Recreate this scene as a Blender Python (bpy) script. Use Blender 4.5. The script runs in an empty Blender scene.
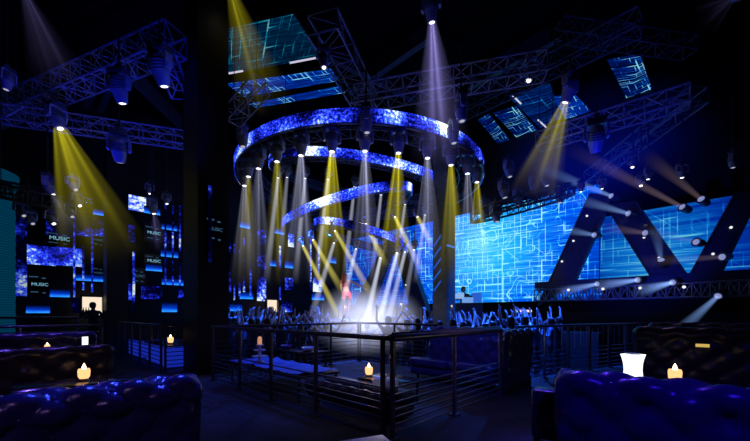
import bpy, bmesh, math, random
from mathutils import Vector, Matrix, Quaternion, noise as mnoise

random.seed(7)
PI = math.pi
scn = bpy.context.scene
COL = scn.collection

# ------------------------------------------------------------------ camera frame and measuring helpers
F_PX, CX, HY, EYE = 343.0, 375.0, 314.0, 1.36
CB, SB = 0.694, 0.719          # hall axes against the viewing direction


def W(xc, yc, z):
    return Vector((CB * xc + SB * yc, -SB * xc + CB * yc, z))


def at(px, py, d):
    return W((px - CX) / F_PX * d, d, EYE + (HY - py) / F_PX * d)


def on_z(px, py, z):
    return at(px, py, (z - EYE) * F_PX / (HY - py))


def on_x(px, py, X):
    u = (px - CX) / F_PX
    return at(px, py, X / (CB * u + SB))


def on_y(px, py, Y):
    u = (px - CX) / F_PX
    return at(px, py, Y / (-SB * u + CB))


# ------------------------------------------------------------------ object helpers
def tag(o, label=None, cat=None, group=None, kind=None):
    if label: o['label'] = label
    if cat: o['category'] = cat
    if group: o['group'] = group
    if kind: o['kind'] = kind
    return o


def thing(name, label, cat, loc=(0, 0, 0), rz=0.0, group=None):
    o = bpy.data.objects.new(name, None)
    o.empty_display_size = 0.1
    COL.objects.link(o)
    o.location = loc
    o.rotation_euler = (0, 0, rz)
    return tag(o, label, cat, group)


def copy_tree(o, parent=None):
    c = o.copy()
    COL.objects.link(c)
    c.parent = parent
    for ch in list(o.children):
        copy_tree(ch, c)
    return c


class MB:
    """collects shapes, then links them as one mesh object"""
    def __init__(s):
        s.v, s.f, s.m, s.uv = [], [], [], {}

    def add(s, vs, fs, mi=0):
        b = len(s.v)
        s.v.extend(Vector(v) for v in vs)
        for f in fs:
            s.f.append([b + i for i in f]); s.m.append(mi)
        return s

    def box(s, c, d, rz=0.0, mi=0, taper=1.0, M=None):
        hx, hy, hz = d[0] / 2, d[1] / 2, d[2] / 2
        vs = []
        for z, t in ((-hz, 1.0), (hz, taper)):
            for x, y in ((-hx, -hy), (hx, -hy), (hx, hy), (-hx, hy)):
                p = Vector((x * t, y * t, z))
                if rz: p.rotate(Matrix.Rotation(rz, 3, 'Z'))
                if M: p = M @ p
                vs.append(p + Vector(c))
        return s.add(vs, [(3, 2, 1, 0), (4, 5, 6, 7), (0, 1, 5, 4), (1, 2, 6, 5), (2, 3, 7, 6), (3, 0, 4, 7)], mi)

    def rbox(s, c, d, r, rz=0.0, mi=0, n=3):
        """box with rounded vertical edges and a small top/bottom chamfer"""
        hx, hy, hz = d[0] / 2, d[1] / 2, d[2] / 2
        k = r * 0.6
        rings = []
        for z, ins in ((-hz, k), (-hz + k, 0), (hz - k, 0), (hz, k)):
            ring = []
            for cx, cy, a0 in ((hx - r, hy - r, 0), (-hx + r, hy - r, PI / 2), (-hx + r, -hy + r, PI), (hx - r, -hy + r, 1.5 * PI)):
                for i in range(n + 1):
                    a = a0 + PI / 2 * i / n
                    p = Vector((cx + math.cos(a) * (r - ins), cy + math.sin(a) * (r - ins), z))
                    if rz: p.rotate(Matrix.Rotation(rz, 3, 'Z'))
                    ring.append(p + Vector(c))
            rings.append(ring)
        return s.loft(rings, mi)

    def loft(s, rings, mi=0, caps=True, closed=False):
        n = len(rings[0]); vs = [p for r in rings for p in r]; fs = []
        nr = len(rings)
        for i in range(nr if closed else nr - 1):
            j = (i + 1) % nr
            for k in range(n):
                l = (k + 1) % n
                fs.append((i * n + k, i * n + l, j * n + l, j * n + k))
        if caps and not closed:
            fs.append(tuple(reversed(range(n)))); fs.append(tuple((nr - 1) * n + k for k in range(n)))
        return s.add(vs, fs, mi)

    def tube(s, p0, p1, r, n=6, r1=None, mi=0):
        p0, p1 = Vector(p0), Vector(p1)
        d = (p1 - p0)
        if d.length < 1e-6: return s
        q = d.to_track_quat('Z', 'Y')
        r1 = r if r1 is None else r1
        a = [p0 + q @ Vector((math.cos(2 * PI * i / n) * r, math.sin(2 * PI * i / n) * r, 0)) for i in range(n)]
        b = [p1 + q @ Vector((math.cos(2 * PI * i / n) * r1, math.sin(2 * PI * i / n) * r1, 0)) for i in range(n)]
        return s.loft([a, b], mi)

    def path(s, pts, r, n=6, mi=0, closed=False):
        pts = [Vector(p) for p in pts]; rings = []
        m = len(pts)
        for i, p in enumerate(pts):
            if closed: t = pts[(i + 1) % m] - pts[i - 1]
            else: t = pts[min(i + 1, m - 1)] - pts[max(i - 1, 0)]
            q = t.to_track_quat('Z', 'Y')
            rr = r[i] if isinstance(r, (list, tuple)) else r
            rings.append([p + q @ Vector((math.cos(2 * PI * k / n) * rr, math.sin(2 * PI * k / n) * rr, 0)) for k in range(n)])
        return s.loft(rings, mi, closed=closed)

    def lathe(s, prof, n=16, M=None, mi=0, c=(0, 0, 0)):
        rings = []
        for r, z in prof:
            ring = [Vector((math.cos(2 * PI * k / n) * max(r, 1e-4), math.sin(2 * PI * k / n) * max(r, 1e-4), z)) for k in range(n)]
            if M: ring = [M @ p for p in ring]
            rings.append([p + Vector(c) for p in ring])
        return s.loft(rings, mi)

    def prism(s, pts, off, mi=0):
        a = [Vector(p) for p in pts]; b = [p + Vector(off) for p in a]
        return s.loft([a, b], mi)

    def ball(s, c, r, mi=0, nu=10, nv=7):
        r = r if isinstance(r, (tuple, list)) else (r, r, r)
        prof = []
        for i in range(nv + 1):
            t = -PI / 2 + PI * i / nv
            prof.append((math.cos(t), math.sin(t)))
        M = Matrix.Diagonal(Vector(r)).to_3x3()
        return s.lathe(prof, nu, M, mi, c)

    def mesh(s, name, mats, smooth=False, uvs=None):
        me = bpy.data.meshes.new(name)
        me.from_pydata([tuple(v) for v in s.v], [], s.f)
        for m in (mats if isinstance(mats, (list, tuple)) else [mats]):
            me.materials.append(m)
        bm = bmesh.new(); bm.from_mesh(me)
        bm.faces.ensure_lookup_table()
        for i, f in enumerate(bm.faces):
            f.material_index = s.m[i]; f.smooth = smooth
        bmesh.ops.recalc_face_normals(bm, faces=bm.faces[:])
        if uvs:
            lay = bm.loops.layers.uv.new('UVMap')
            for f in bm.faces:
                for lp in f.loops:
                    lp[lay].uv = uvs[lp.vert.index]
        bm.to_mesh(me); bm.free()
        if smooth:
            try: me.set_sharp_from_angle(angle=math.radians(50))
            except Exception: pass
        return me

    def build(s, name, mats, parent=None, smooth=False, uvs=None, loc=None):
        o = bpy.data.objects.new(name, s.mesh(name, mats, smooth, uvs))
        COL.objects.link(o)
        if parent: o.parent = parent
        if loc is not None: o.location = loc
        return o


def link_mesh(name, me, parent=None):
    o = bpy.data.objects.new(name, me); COL.objects.link(o)
    if parent: o.parent = parent
    return o


# ------------------------------------------------------------------ materials
def newmat(name):
    m = bpy.data.materials.new(name); m.use_nodes = True
    nt = m.node_tree; nt.nodes.clear()
    out = nt.nodes.new('ShaderNodeOutputMaterial')
    return m, nt, out


def nd(nt, typ, **kw):
    n = nt.nodes.new(typ)
    for k, v in kw.items():
        if k == 'inp':
            for a, b in v.items():
                if hasattr(b, 'is_output'): nt.links.new(b, n.inputs[a])
                else: n.inputs[a].default_value = b
        else: setattr(n, k, v)
    return n


def mth(nt, op, a, b=None, c=None, clamp=False):
    n = nt.nodes.new('ShaderNodeMath'); n.operation = op; n.use_clamp = clamp
    for i, v in enumerate((a, b, c)):
        if v is None: continue
        if hasattr(v, 'is_output'): nt.links.new(v, n.inputs[i])
        else: n.inputs[i].default_value = v
    return n.outputs[0]


def ramp(nt, fac, stops, interp='LINEAR'):
    n = nt.nodes.new('ShaderNodeValToRGB'); n.color_ramp.interpolation = interp
    cr = n.color_ramp
    while len(cr.elements) < len(stops): cr.elements.new(0.5)
    for e, (p, c) in zip(cr.elements, stops):
        e.position = p; e.color = (c[0], c[1], c[2], 1) if not isinstance(c, (int, float)) else (c, c, c, 1)
    nt.links.new(fac, n.inputs[0])
    return n.outputs[0]


def pbr(name, col, rough=0.5, metal=0.0, spec=0.5, bump=None, var=0.25, scale=6.0, coat=0.0, sheen=0.0):
    m, nt, out = newmat(name)
    b = nd(nt, 'ShaderNodeBsdfPrincipled', inp={'Roughness': rough, 'Metallic': metal, 'Specular IOR Level': spec, 'Coat Weight': coat, 'Sheen Weight': sheen, 'Sheen Roughness': 0.25})
    tc = nd(nt, 'ShaderNodeTexCoord')
    nz = nd(nt, 'ShaderNodeTexNoise', inp={'Vector': tc.outputs['Object'], 'Scale': scale, 'Detail': 3.0})
    c0 = tuple(max(0, x * (1 - var)) for x in col); c1 = tuple(min(1, x * (1 + var)) for x in col)
    nt.links.new(ramp(nt, nz.outputs['Fac'], [(0.3, c0), (0.7, c1)]), b.inputs['Base Color'])
    if bump:
        n2 = nd(nt, 'ShaderNodeTexNoise', inp={'Vector': tc.outputs['Object'], 'Scale': bump[0], 'Detail': 4.0})
        bp = nd(nt, 'ShaderNodeBump', inp={'Height': n2.outputs['Fac'], 'Strength': bump[1], 'Distance': 0.01})
        nt.links.new(bp.outputs[0], b.inputs['Normal'])
    nt.links.new(b.outputs[0], out.inputs[0])
    return m


def emis(name, col, s):
    m, nt, out = newmat(name)
    e = nd(nt, 'ShaderNodeEmission', inp={'Color': (*col, 1), 'Strength': s})
    nt.links.new(e.outputs[0], out.inputs[0])
    return m


def starfield(name, strength=1.4, cell=0.8, coord='UV', dim=0.0, seed=0.0, sparkle=14.0):
    """blue galaxy picture of an LED screen: dark gaps, blue grain, white clusters and sparks"""
    m, nt, out = newmat(name)
    tc = nd(nt, 'ShaderNodeTexCoord')
    v = tc.outputs[coord]
    mp = nd(nt, 'ShaderNodeMapping', inp={'Vector': v, 'Location': (seed, seed * 0.7, seed * 0.3)})
    v = mp.outputs[0]
    n1 = nd(nt, 'ShaderNodeTexNoise', inp={'Vector': v, 'Scale': cell, 'Detail': 1.5, 'Roughness': 0.45})
    n2 = nd(nt, 'ShaderNodeTexNoise', inp={'Vector': v, 'Scale': sparkle, 'Detail': 2.0, 'Roughness': 0.75})
    f = mth(nt, 'ADD', mth(nt, 'MULTIPLY', mth(nt, 'SUBTRACT', n1.outputs['Fac'], 0.5), 2.7), mth(nt, 'MULTIPLY', mth(nt, 'SUBTRACT', n2.outputs['Fac'], 0.5), 1.35))
    f = mth(nt, 'ADD', f, 0.5 - dim)
    c1 = ramp(nt, f, [(0.20, (0.0, 0.0, 0.012)), (0.38, (0.004, 0.008, 0.20)), (0.55, (0.015, 0.03, 0.95)), (0.72, (0.10, 0.26, 1.0)), (0.88, (0.9, 1.0, 1.0))])
    e = nd(nt, 'ShaderNodeEmission', inp={'Color': c1, 'Strength': strength})
    nt.links.new(e.outputs[0], out.inputs[0])
    return m


def circuit(name, strength=1.0, base=(0.0, 0.012, 0.2), mid=(0.0, 0.09, 0.85), line=(0.02, 0.5, 1.0), top=(0.35, 0.95, 1.0), hot=None, hotr=5.0, scale=1.0, streak=0.3, seed=0.0, grid=0.5, curl=0.5, bias=0.0):
    """glowing grid-and-streak picture of an LED wall; UVs are in metres"""
    m, nt, out = newmat(name)
    tc = nd(nt, 'ShaderNodeTexCoord')
    mp = nd(nt, 'ShaderNodeMapping', inp={'Vector': tc.outputs['UV'], 'Location': (seed, seed * 0.37, 0), 'Scale': (scale, scale, scale)})
    v = mp.outputs[0]
    tot = None

    def acc(x):
        nonlocal tot
        tot = x if tot is None else mth(nt, 'ADD', tot, x)

    def gate(vec, sc_, lo):
        n = nd(nt, 'ShaderNodeTexNoise', inp={'Vector': vec, 'Scale': sc_, 'Detail': 1.0})
        return mth(nt, 'MULTIPLY', mth(nt, 'SUBTRACT', n.outputs['Fac'], lo), 5.0, clamp=True)
    for rot, bw, rh, ms, gs, lo, amp in ((0.0, .9, .33, .012, .5, .46, .9), (PI / 2, 1.7, .27, .014, .6, .47, 1.2), (PI / 2, .7, .9, .03, .4, .50, 1.4), (.75, 2.3, .9, .012, .6, .52, .8), (.04, 3.1, .21, .010, .35, .45, .8)):
        q = nd(nt, 'ShaderNodeMapping', inp={'Vector': v, 'Rotation': (0, 0, rot), 'Location': (bw * 3.3, rh * 7.1, 0)})
        b = nd(nt, 'ShaderNodeTexBrick', inp={'Vector': q.outputs[0], 'Scale': 1.0, 'Mortar Size': ms, 'Mortar Smooth': 0.6, 'Brick Width': bw, 'Row Height': rh})
        b.offset = 0.37
        acc(mth(nt, 'MULTIPLY', mth(nt, 'MULTIPLY', b.outputs['Fac'], gate(q.outputs[0], gs * 2, lo)), amp * grid))
    cn = nd(nt, 'ShaderNodeTexNoise', inp={'Vector': v, 'Scale': 0.8, 'Detail': 0.6})
    fr = mth(nt, 'FRACT', mth(nt, 'MULTIPLY', cn.outputs['Fac'], 9.0))
    fr = mth(nt, 'ABSOLUTE', mth(nt, 'SUBTRACT', fr, 0.5))
    ln = mth(nt, 'SUBTRACT', 1.0, mth(nt, 'DIVIDE', fr, 0.06), clamp=True)
    acc(mth(nt, 'MULTIPLY', mth(nt, 'MULTIPLY', ln, gate(v, .9, .47)), curl))
    st = nd(nt, 'ShaderNodeMapping', inp={'Vector': v, 'Scale': (0.20, 5.0, 1), 'Rotation': (0, 0, 0.05)})
    sn = nd(nt, 'ShaderNodeTexNoise', inp={'Vector': st.outputs[0], 'Scale': 1.6, 'Detail': 4.0, 'Roughness': 0.7})
    acc(mth(nt, 'MULTIPLY', mth(nt, 'MULTIPLY', mth(nt, 'SUBTRACT', sn.outputs['Fac'], 0.42), 4.0, clamp=True), streak))
    if hot:
        dv = nd(nt, 'ShaderNodeVectorMath', operation='DISTANCE')
        nt.links.new(tc.outputs['UV'], dv.inputs[0]); dv.inputs[1].default_value = (hot[0], hot[1], 0)
        hf = mth(nt, 'SUBTRACT', 1.0, mth(nt, 'DIVIDE', dv.outputs['Value'], hotr), clamp=True)
        hf = mth(nt, 'POWER', hf, 1.2)
        tot = mth(nt, 'ADD', mth(nt, 'MULTIPLY', tot, mth(nt, 'ADD', 0.6, mth(nt, 'MULTIPLY', hf, 0.6))), mth(nt, 'MULTIPLY', hf, 0.62))
    if bias: acc(bias)
    col = ramp(nt, tot, [(0.0, base), (0.30, mid), (0.62, line), (0.95, top)])
    e = nd(nt, 'ShaderNodeEmission', inp={'Color': col, 'Strength': strength})
    nt.links.new(e.outputs[0], out.inputs[0])
    return m


def beam_mat(name, col, s, r0, kfall, streaks=0.75, near=0.6, sides=7.0):
    """volume emission of hazy air lit by a lamp; object space: apex at 0, axis -Z, length 1, radius r0..1"""
    m, nt, out = newmat(name)
    tc = nd(nt, 'ShaderNodeTexCoord')
    sx = nd(nt, 'ShaderNodeSeparateXYZ', inp={'Vector': tc.outputs['Object']})
    t = mth(nt, 'MULTIPLY', sx.outputs['Z'], -1.0)
    rad = mth(nt, 'ADD', mth(nt, 'MULTIPLY', t, 1.0 - r0), r0)
    ux = mth(nt, 'DIVIDE', sx.outputs['X'], rad); uy = mth(nt, 'DIVIDE', sx.outputs['Y'], rad)
    rho2 = mth(nt, 'ADD', mth(nt, 'MULTIPLY', ux, ux), mth(nt, 'MULTIPLY', uy, uy))
    soft = mth(nt, 'SUBTRACT', 1.0, rho2, clamp=True)
    d = soft
    if streaks > 0:
        oi = nd(nt, 'ShaderNodeObjectInfo')
        q = nd(nt, 'ShaderNodeCombineXYZ'); nt.links.new(ux, q.inputs[0]); nt.links.new(uy, q.inputs[1])
        nt.links.new(mth(nt, 'MULTIPLY', oi.outputs['Random'], 37.0), q.inputs[2])
        nz = nd(nt, 'ShaderNodeTexVoronoi', feature='F1', inp={'Vector': q.outputs[0], 'Scale': 1.9})
        k = mth(nt, 'SUBTRACT', 1.0, mth(nt, 'MULTIPLY', nz.outputs['Distance'], 1.9), clamp=True)
        k = mth(nt, 'POWER', k, 2.6)
        k = mth(nt, 'ADD', mth(nt, 'MULTIPLY', k, streaks * 5.0), (1.0 - streaks) * .7)
        d = mth(nt, 'MULTIPLY', d, k)
    fall = mth(nt, 'POWER', 2.71828, mth(nt, 'MULTIPLY', t, -kfall))
    end = mth(nt, 'MULTIPLY', mth(nt, 'SUBTRACT', 1.0, t), 2.5, clamp=True)
    glow = mth(nt, 'DIVIDE', mth(nt, 'MULTIPLY', fall, end), mth(nt, 'POWER', rad, 1.0))
    d = mth(nt, 'MULTIPLY', mth(nt, 'MULTIPLY', d, glow), s)
    at_ = nd(nt, 'ShaderNodeAttribute', attribute_type='OBJECT', attribute_name='beam_gain')
    d = mth(nt, 'MULTIPLY', d, at_.outputs['Fac'])
    e = nd(nt, 'ShaderNodeEmission', inp={'Color': (*col, 1), 'Strength': d})
    nt.links.new(e.outputs[0], out.inputs['Volume'])
    try: m.cycles.volume_step_rate = 0.35
    except Exception: pass
    return m


def haze_mat(name, col, s, nscale=1.5, nz=0.6):  # glow is put in as volume emission, not scattered lamp light
    m, nt, out = newmat(name)
    tc = nd(nt, 'ShaderNodeTexCoord')
    ln = nd(nt, 'ShaderNodeVectorMath', operation='LENGTH'); nt.links.new(tc.outputs['Object'], ln.inputs[0])
    f = mth(nt, 'SUBTRACT', 1.0, ln.outputs['Value'], clamp=True)
    f = mth(nt, 'POWER', f, 1.6)
    n = nd(nt, 'ShaderNodeTexNoise', inp={'Vector': tc.outputs['Object'], 'Scale': nscale, 'Detail': 2.0})
    g = mth(nt, 'ADD', 1 - nz, mth(nt, 'MULTIPLY', mth(nt, 'SUBTRACT', n.outputs['Fac'], 0.35), 3.0 * nz, clamp=True))
    d = mth(nt, 'MULTIPLY', mth(nt, 'MULTIPLY', f, g), s)
    e = nd(nt, 'ShaderNodeEmission', inp={'Color': (*col, 1), 'Strength': d})
    nt.links.new(e.outputs[0], out.inputs['Volume'])
    try: m.cycles.volume_step_rate = 0.6
    except Exception: pass
    return m


M = {}
M['black'] = pbr('black_paint', (0.006, 0.006, 0.008), 0.6)
M['ceiling'] = pbr('ceiling_black', (0.002, 0.002, 0.003), 0.9, spec=0.1)
M['wall'] = pbr('wall_black', (0.004, 0.004, 0.008), 0.7)
M['column'] = pbr('column_black', (0.003, 0.003, 0.005), 0.5)
M['floor'] = pbr('carpet_dark', (0.018, 0.018, 0.022), 0.8, bump=(60, 0.5), var=0.5, scale=3)
M['dance'] = pbr('dance_floor', (0.02, 0.02, 0.03), 0.25)
M['truss'] = pbr('truss_metal', (0.28, 0.29, 0.36), 0.5, 0.2)
M['truss_shaded'] = pbr('truss_shaded', (0.09, 0.09, 0.12), 0.5)  # shade on dim high trusses, put into a darker copy of truss metal
M['fixture'] = pbr('fixture_black', (0.30, 0.32, 0.42), 0.35, coat=0.2)
M['fixture_dark'] = pbr('fixture_dark', (0.06, 0.06, 0.08), 0.4)
M['cable'] = pbr('cable_black', (0.01, 0.01, 0.012), 0.6)
M['leather'] = pbr('leather_dark', (0.030, 0.028, 0.045), 0.28, bump=(90, 0.15))
M['leather_blue'] = pbr('leather_blue', (0.035, 0.03, 0.12), 0.24, bump=(90, 0.12))
M['rail'] = pbr('rail_metal', (0.25, 0.24, 0.30), 0.28, 0.8)
M['rail_dark'] = pbr('rail_dark', (0.06, 0.06, 0.09), 0.35, 0.5)
M['tabletop'] = pbr('table_black', (0.02, 0.02, 0.028), 0.15)
M['white'] = pbr('white_laminate', (0.75, 0.72, 0.74), 0.35)
M['porcelain'] = pbr('porcelain', (0.8, 0.8, 0.85), 0.25)
M['blue_cloth'] = pbr('blue_cloth', (0.08, 0.13, 0.55), 0.6, bump=(20, 0.6))
M['dress'] = pbr('pink_fabric', (0.9, 0.10, 0.16), 0.6)
M['skin'] = pbr('skin', (0.62, 0.36, 0.28), 0.5, var=0.1)
M['skin2'] = pbr('skin_crowd', (0.42, 0.32, 0.28), 0.45, var=0.15, sheen=1.0)  # strong sheen stands in for rim light on the crowd
M['hair_red'] = pbr('hair_auburn', (0.30, 0.06, 0.05), 0.45, bump=(60, 0.5))
M['hair'] = pbr('hair_dark', (0.012, 0.010, 0.012), 0.35, bump=(60, 0.4), sheen=.7)  # sheen imitates rim light on heads
SHIRTS = [pbr('shirt_%d' % i, c, 0.55, sheen=.8) for i, c in enumerate([(0.02, 0.02, 0.03), (0.05, 0.06, 0.12), (0.10, 0.10, 0.13), (0.03, 0.03, 0.10)])]  # sheen imitates rim light on clothes
M['trousers'] = pbr('trousers', (0.01, 0.01, 0.015), 0.7)
M['shoe'] = pbr('shoe', (0.01, 0.01, 0.01), 0.4)
M['lens'] = emis('lens_white', (1.0, 0.95, 0.92), 3.0)
M['lens_dim'] = emis('lens_dim', (0.8, 0.78, 0.9), .55)
M['lens_blue'] = emis('lens_blue', (0.36, 0.42, .85), .6)
M['stud'] = emis('stud_white', (0.95, 0.97, 1.0), 1.0)
M['candle'] = emis('candle_flame', (1.0, 0.66, 0.32), 9.0)
M['candle_glass'] = emis('candle_glass', (1.0, 0.50, 0.20), 1.5)  # cup emits the candle's glow itself
M['candle_peach'] = emis('candle_wax', (1.0, 0.45, 0.28), 0.55)
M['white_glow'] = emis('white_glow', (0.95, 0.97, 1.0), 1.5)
M['blue_glow'] = emis('blue_glow', (0.25, 0.5, 0.95), 0.75)
M['cream_glow'] = emis('cream_glow', (1.0, 0.82, 0.62), 1.0)
M['yellow_sign'] = emis('yellow_sign', (0.9, 0.6, 0.15), 0.7)
M['text'] = emis('text_cyan', (0.25, 0.62, 0.85), 0.75)
M['text_dim'] = emis('text_cyan_dim', (0.10, 0.30, 0.55), 0.30)
M['slot'] = emis('ceiling_slot', (0.75, 0.72, 0.95), 0.8)
M['edge_white'] = emis('stage_edge', (0.25, 0.35, 1.0), .45)
M['blue_panel'] = emis('blue_panel', (0.01, 0.03, 0.55), 0.6)


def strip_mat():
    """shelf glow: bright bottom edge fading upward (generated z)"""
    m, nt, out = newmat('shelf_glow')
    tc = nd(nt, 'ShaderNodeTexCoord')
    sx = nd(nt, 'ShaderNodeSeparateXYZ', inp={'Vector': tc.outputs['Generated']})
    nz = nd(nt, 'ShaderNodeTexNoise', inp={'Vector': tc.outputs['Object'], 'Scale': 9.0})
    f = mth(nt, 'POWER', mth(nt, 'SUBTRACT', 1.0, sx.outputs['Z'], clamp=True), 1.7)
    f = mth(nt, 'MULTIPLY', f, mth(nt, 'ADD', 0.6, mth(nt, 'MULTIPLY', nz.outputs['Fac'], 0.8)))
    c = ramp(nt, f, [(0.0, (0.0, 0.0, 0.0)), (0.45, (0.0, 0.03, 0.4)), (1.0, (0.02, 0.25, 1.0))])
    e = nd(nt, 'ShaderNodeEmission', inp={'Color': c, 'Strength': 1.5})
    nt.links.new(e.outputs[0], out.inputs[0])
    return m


def teal_mat():
    m, nt, out = newmat('teal_led')
    tc = nd(nt, 'ShaderNodeTexCoord')
    w = nd(nt, 'ShaderNodeTexWave', wave_type='BANDS', bands_direction='Z', inp={'Vector': tc.outputs['Object'], 'Scale': 4.0, 'Distortion': 2.0, 'Detail': 1.0})
    c = ramp(nt, w.outputs['Fac'], [(0.0, (0.0, 0.018, 0.045)), (1.0, (0.0, 0.042, 0.085))])
    e = nd(nt, 'ShaderNodeEmission', inp={'Color': c, 'Strength': 1.0})
    nt.links.new(e.outputs[0], out.inputs[0])
    return m


M['strip'] = strip_mat()
M['teal'] = teal_mat()
M['star_ring'] = starfield('star_ring', 1.5, 0.75, 'UV', sparkle=13.0)
M['star_wall'] = starfield('star_wall', 1.0, 0.6, 'UV', dim=0.07, seed=3.1, sparkle=7.0)
M['star_thin'] = starfield('star_thin', 0.8, 0.9, 'UV', dim=0.10, seed=9.1, sparkle=7.0)
M['star_dark'] = starfield('star_dark', 0.5, 0.6, 'UV', dim=0.30, seed=5.1, sparkle=7.0)
Y_COL, W_COL, V_COL = (1.0, 0.88, 0.03), (0.66, 0.68, 1.0), (0.42, 0.36, 1.0)
M['beam_yellow'] = beam_mat('beam_yellow', Y_COL, 1.0, 0.14, 2.2)
M['beam_white'] = beam_mat('beam_white', W_COL, 1.0, 0.14, 2.4)
M['beam_violet'] = beam_mat('beam_violet', V_COL, 1.0, 0.12, 1.6)
M['beam_blue'] = beam_mat('beam_blue', (0.25, 0.45, 1.0), 1.0, 0.25, 2.2, streaks=0.0)
M['beam_rose'] = beam_mat('beam_rose', (0.75, 0.5, 0.6), 1.0, 0.25, 1.6, streaks=0.0)
M['pencil_white'] = beam_mat('pencil_white', (0.78, 0.82, 1.0), 1.0, 0.45, 0.9, streaks=0.0)
M['pencil_yellow'] = beam_mat('pencil_yellow', (1.0, 0.88, 0.16), 1.0, 0.45, 1.0, streaks=0.0)

# ------------------------------------------------------------------ room shell
RX0, RX1, RY0, RY1, RZ0, RZ1 = -4.5, 15.4, -6.0, 17.2, -0.55, 9.8


def struct(name, mb, mat, **kw):
    o = mb.build(name, mat, **kw); o['kind'] = 'structure'; return o


struct('floor', MB().box(((RX0 + RX1) / 2, (RY0 + RY1) / 2, RZ0 - 0.05), (RX1 - RX0, RY1 - RY0, 0.1)), M['dance'])
plat = [(RX0 + .05, RY0 + .05, 0), (15.2, RY0 + .05, 0), (15.2, 0.4, 0), (6.95, 2.85, 0), (6.95, 7.5, 0), (3.75, 7.5, 0), (3.75, 17.0, 0), (RX0 + .05, 17.0, 0)]
struct('floor_platform', MB().prism([(p[0], p[1], -0.55) for p in plat], (0, 0, 0.55)), M['floor'])
struct('ceiling', MB().box(((RX0 + RX1) / 2, (RY0 + RY1) / 2, RZ1 + 0.1), (RX1 - RX0 + .4, RY1 - RY0 + .4, 0.2)), M['ceiling'])
struct('wall_right', MB().box((RX1 + 0.1, (RY0 + RY1) / 2, (RZ0 + RZ1) / 2), (0.2, RY1 - RY0 + .4, RZ1 - RZ0)), M['wall'])
struct('wall_left', MB().box(((RX0 + RX1) / 2, RY1 + 0.1, (RZ0 + RZ1) / 2), (RX1 - RX0, 0.2, RZ1 - RZ0)), M['wall'])
struct('wall_back', MB().box((RX0 - 0.1, (RY0 + RY1) / 2, (RZ0 + RZ1) / 2), (0.2, RY1 - RY0 + .4, RZ1 - RZ0)), M['wall'])
struct('wall_front', MB().box(((RX0 + RX1) / 2, RY0 - 0.1, (RZ0 + RZ1) / 2), (RX1 - RX0, 0.2, RZ1 - RZ0)), M['wall'])

# ------------------------------------------------------------------ trusses
def lattice(mb, pts, ups, sides, w, h, r=0.028, rl=0.014, closed=False):
    """box truss along pts; ups/sides give the cross-section axes at each point"""
    n = len(pts)
    C = [[pts[i] + sides[i] * (a * w / 2) + ups[i] * (b * h / 2) for i in range(n)] for a, b in ((-1, -1), (1, -1), (1, 1), (-1, 1))]
    for c in C:
        mb.path(c, r, 5, closed=closed)
    m = n if closed else n - 1
    for i in range(n):
        for k in range(4):
            mb.tube(C[k][i], C[(k + 1) % 4][i], rl, 4)
    for i in range(m):
        j = (i + 1) % n
        for k in range(4):
            l = (k + 1) % 4
            if i % 2: mb.tube(C[k][i], C[l][j], rl, 4)
            else: mb.tube(C[l][i], C[k][j], rl, 4)
    return C


def truss(p0, p1, label, w=0.42, h=0.42, step=0.42, r=0.026, cables=True, group=None, mat='truss'):
    p0, p1 = Vector(p0), Vector(p1)
    mid = (p0 + p1) / 2
    t = thing('lighting_truss', label, 'truss', mid, 0, group)
    d = p1 - p0; n = max(2, int(d.length / step))
    side = d.cross(Vector((0, 0, 1))).normalized(); up = side.cross(d).normalized()
    pts = [p0 - mid + d * (i / n) for i in range(n + 1)]
    mb = MB(); lattice(mb, pts, [up] * (n + 1), [side] * (n + 1), w, h, r)
    mb.build('truss_frame', M[mat], t)
    if cables:
        for f in (0.12, 0.88):
            p = p0 + d * f - mid
            MB().tube(p + up * h / 2, (p.x, p.y, RZ1 - mid.z), 0.012, 5).build('hanging_cable', M['cable'], t)
    return t


ZT = 7.5
truss(on_z(176, 40, 7.5), on_z(-10, 117, 7.5), 'long blue-lit box truss sloping down toward the teal column', w=.55, h=.5)
truss(on_z(190, 141, 6.75), on_z(-12, 112, 6.75), 'low level box truss holding the light with the slanting yellow beam', w=.4, h=.4)
truss(on_z(322, 22, 8.1), on_z(366, 104, 8.1), 'wide box truss running down to the top of the large LED ring', w=.75, h=.45, step=.5)
truss(on_z(356, 99, 7.4), on_z(545, 66, 7.6), 'box truss crossing behind the tall violet beam', w=.5, h=.5)
truss(on_z(440, 122, 8.3), on_z(640, 22, 8.3), 'box truss rising over the angled ceiling screens', w=.5, h=.45, mat='truss_shaded')
truss(on_z(538, 142, 6.6), on_z(690, 96, 6.6), 'blue-lit box truss just above the round hanging light', w=.5, h=.4)
truss(on_z(590, 178, 6.4), on_z(700, 94, 6.9), 'short steep box truss in blue haze above the leaning frames', w=.45, h=.4)
truss(on_z(560, 30, 9.0), on_z(690, 48, 9.0), 'dim box truss high beside the lone upright ceiling screen', w=.45, h=.4, mat='truss_shaded')
truss(on_z(232, 118, 6.7), on_z(262, 84, 7.2), 'short box truss between the massive column and the largest LED ring', w=.4, h=.4)
truss(on_z(181, 95, 6.8), on_z(164, 55, 7.2), 'short box truss hanging close beside the massive column top', w=.35, h=.35)
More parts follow.
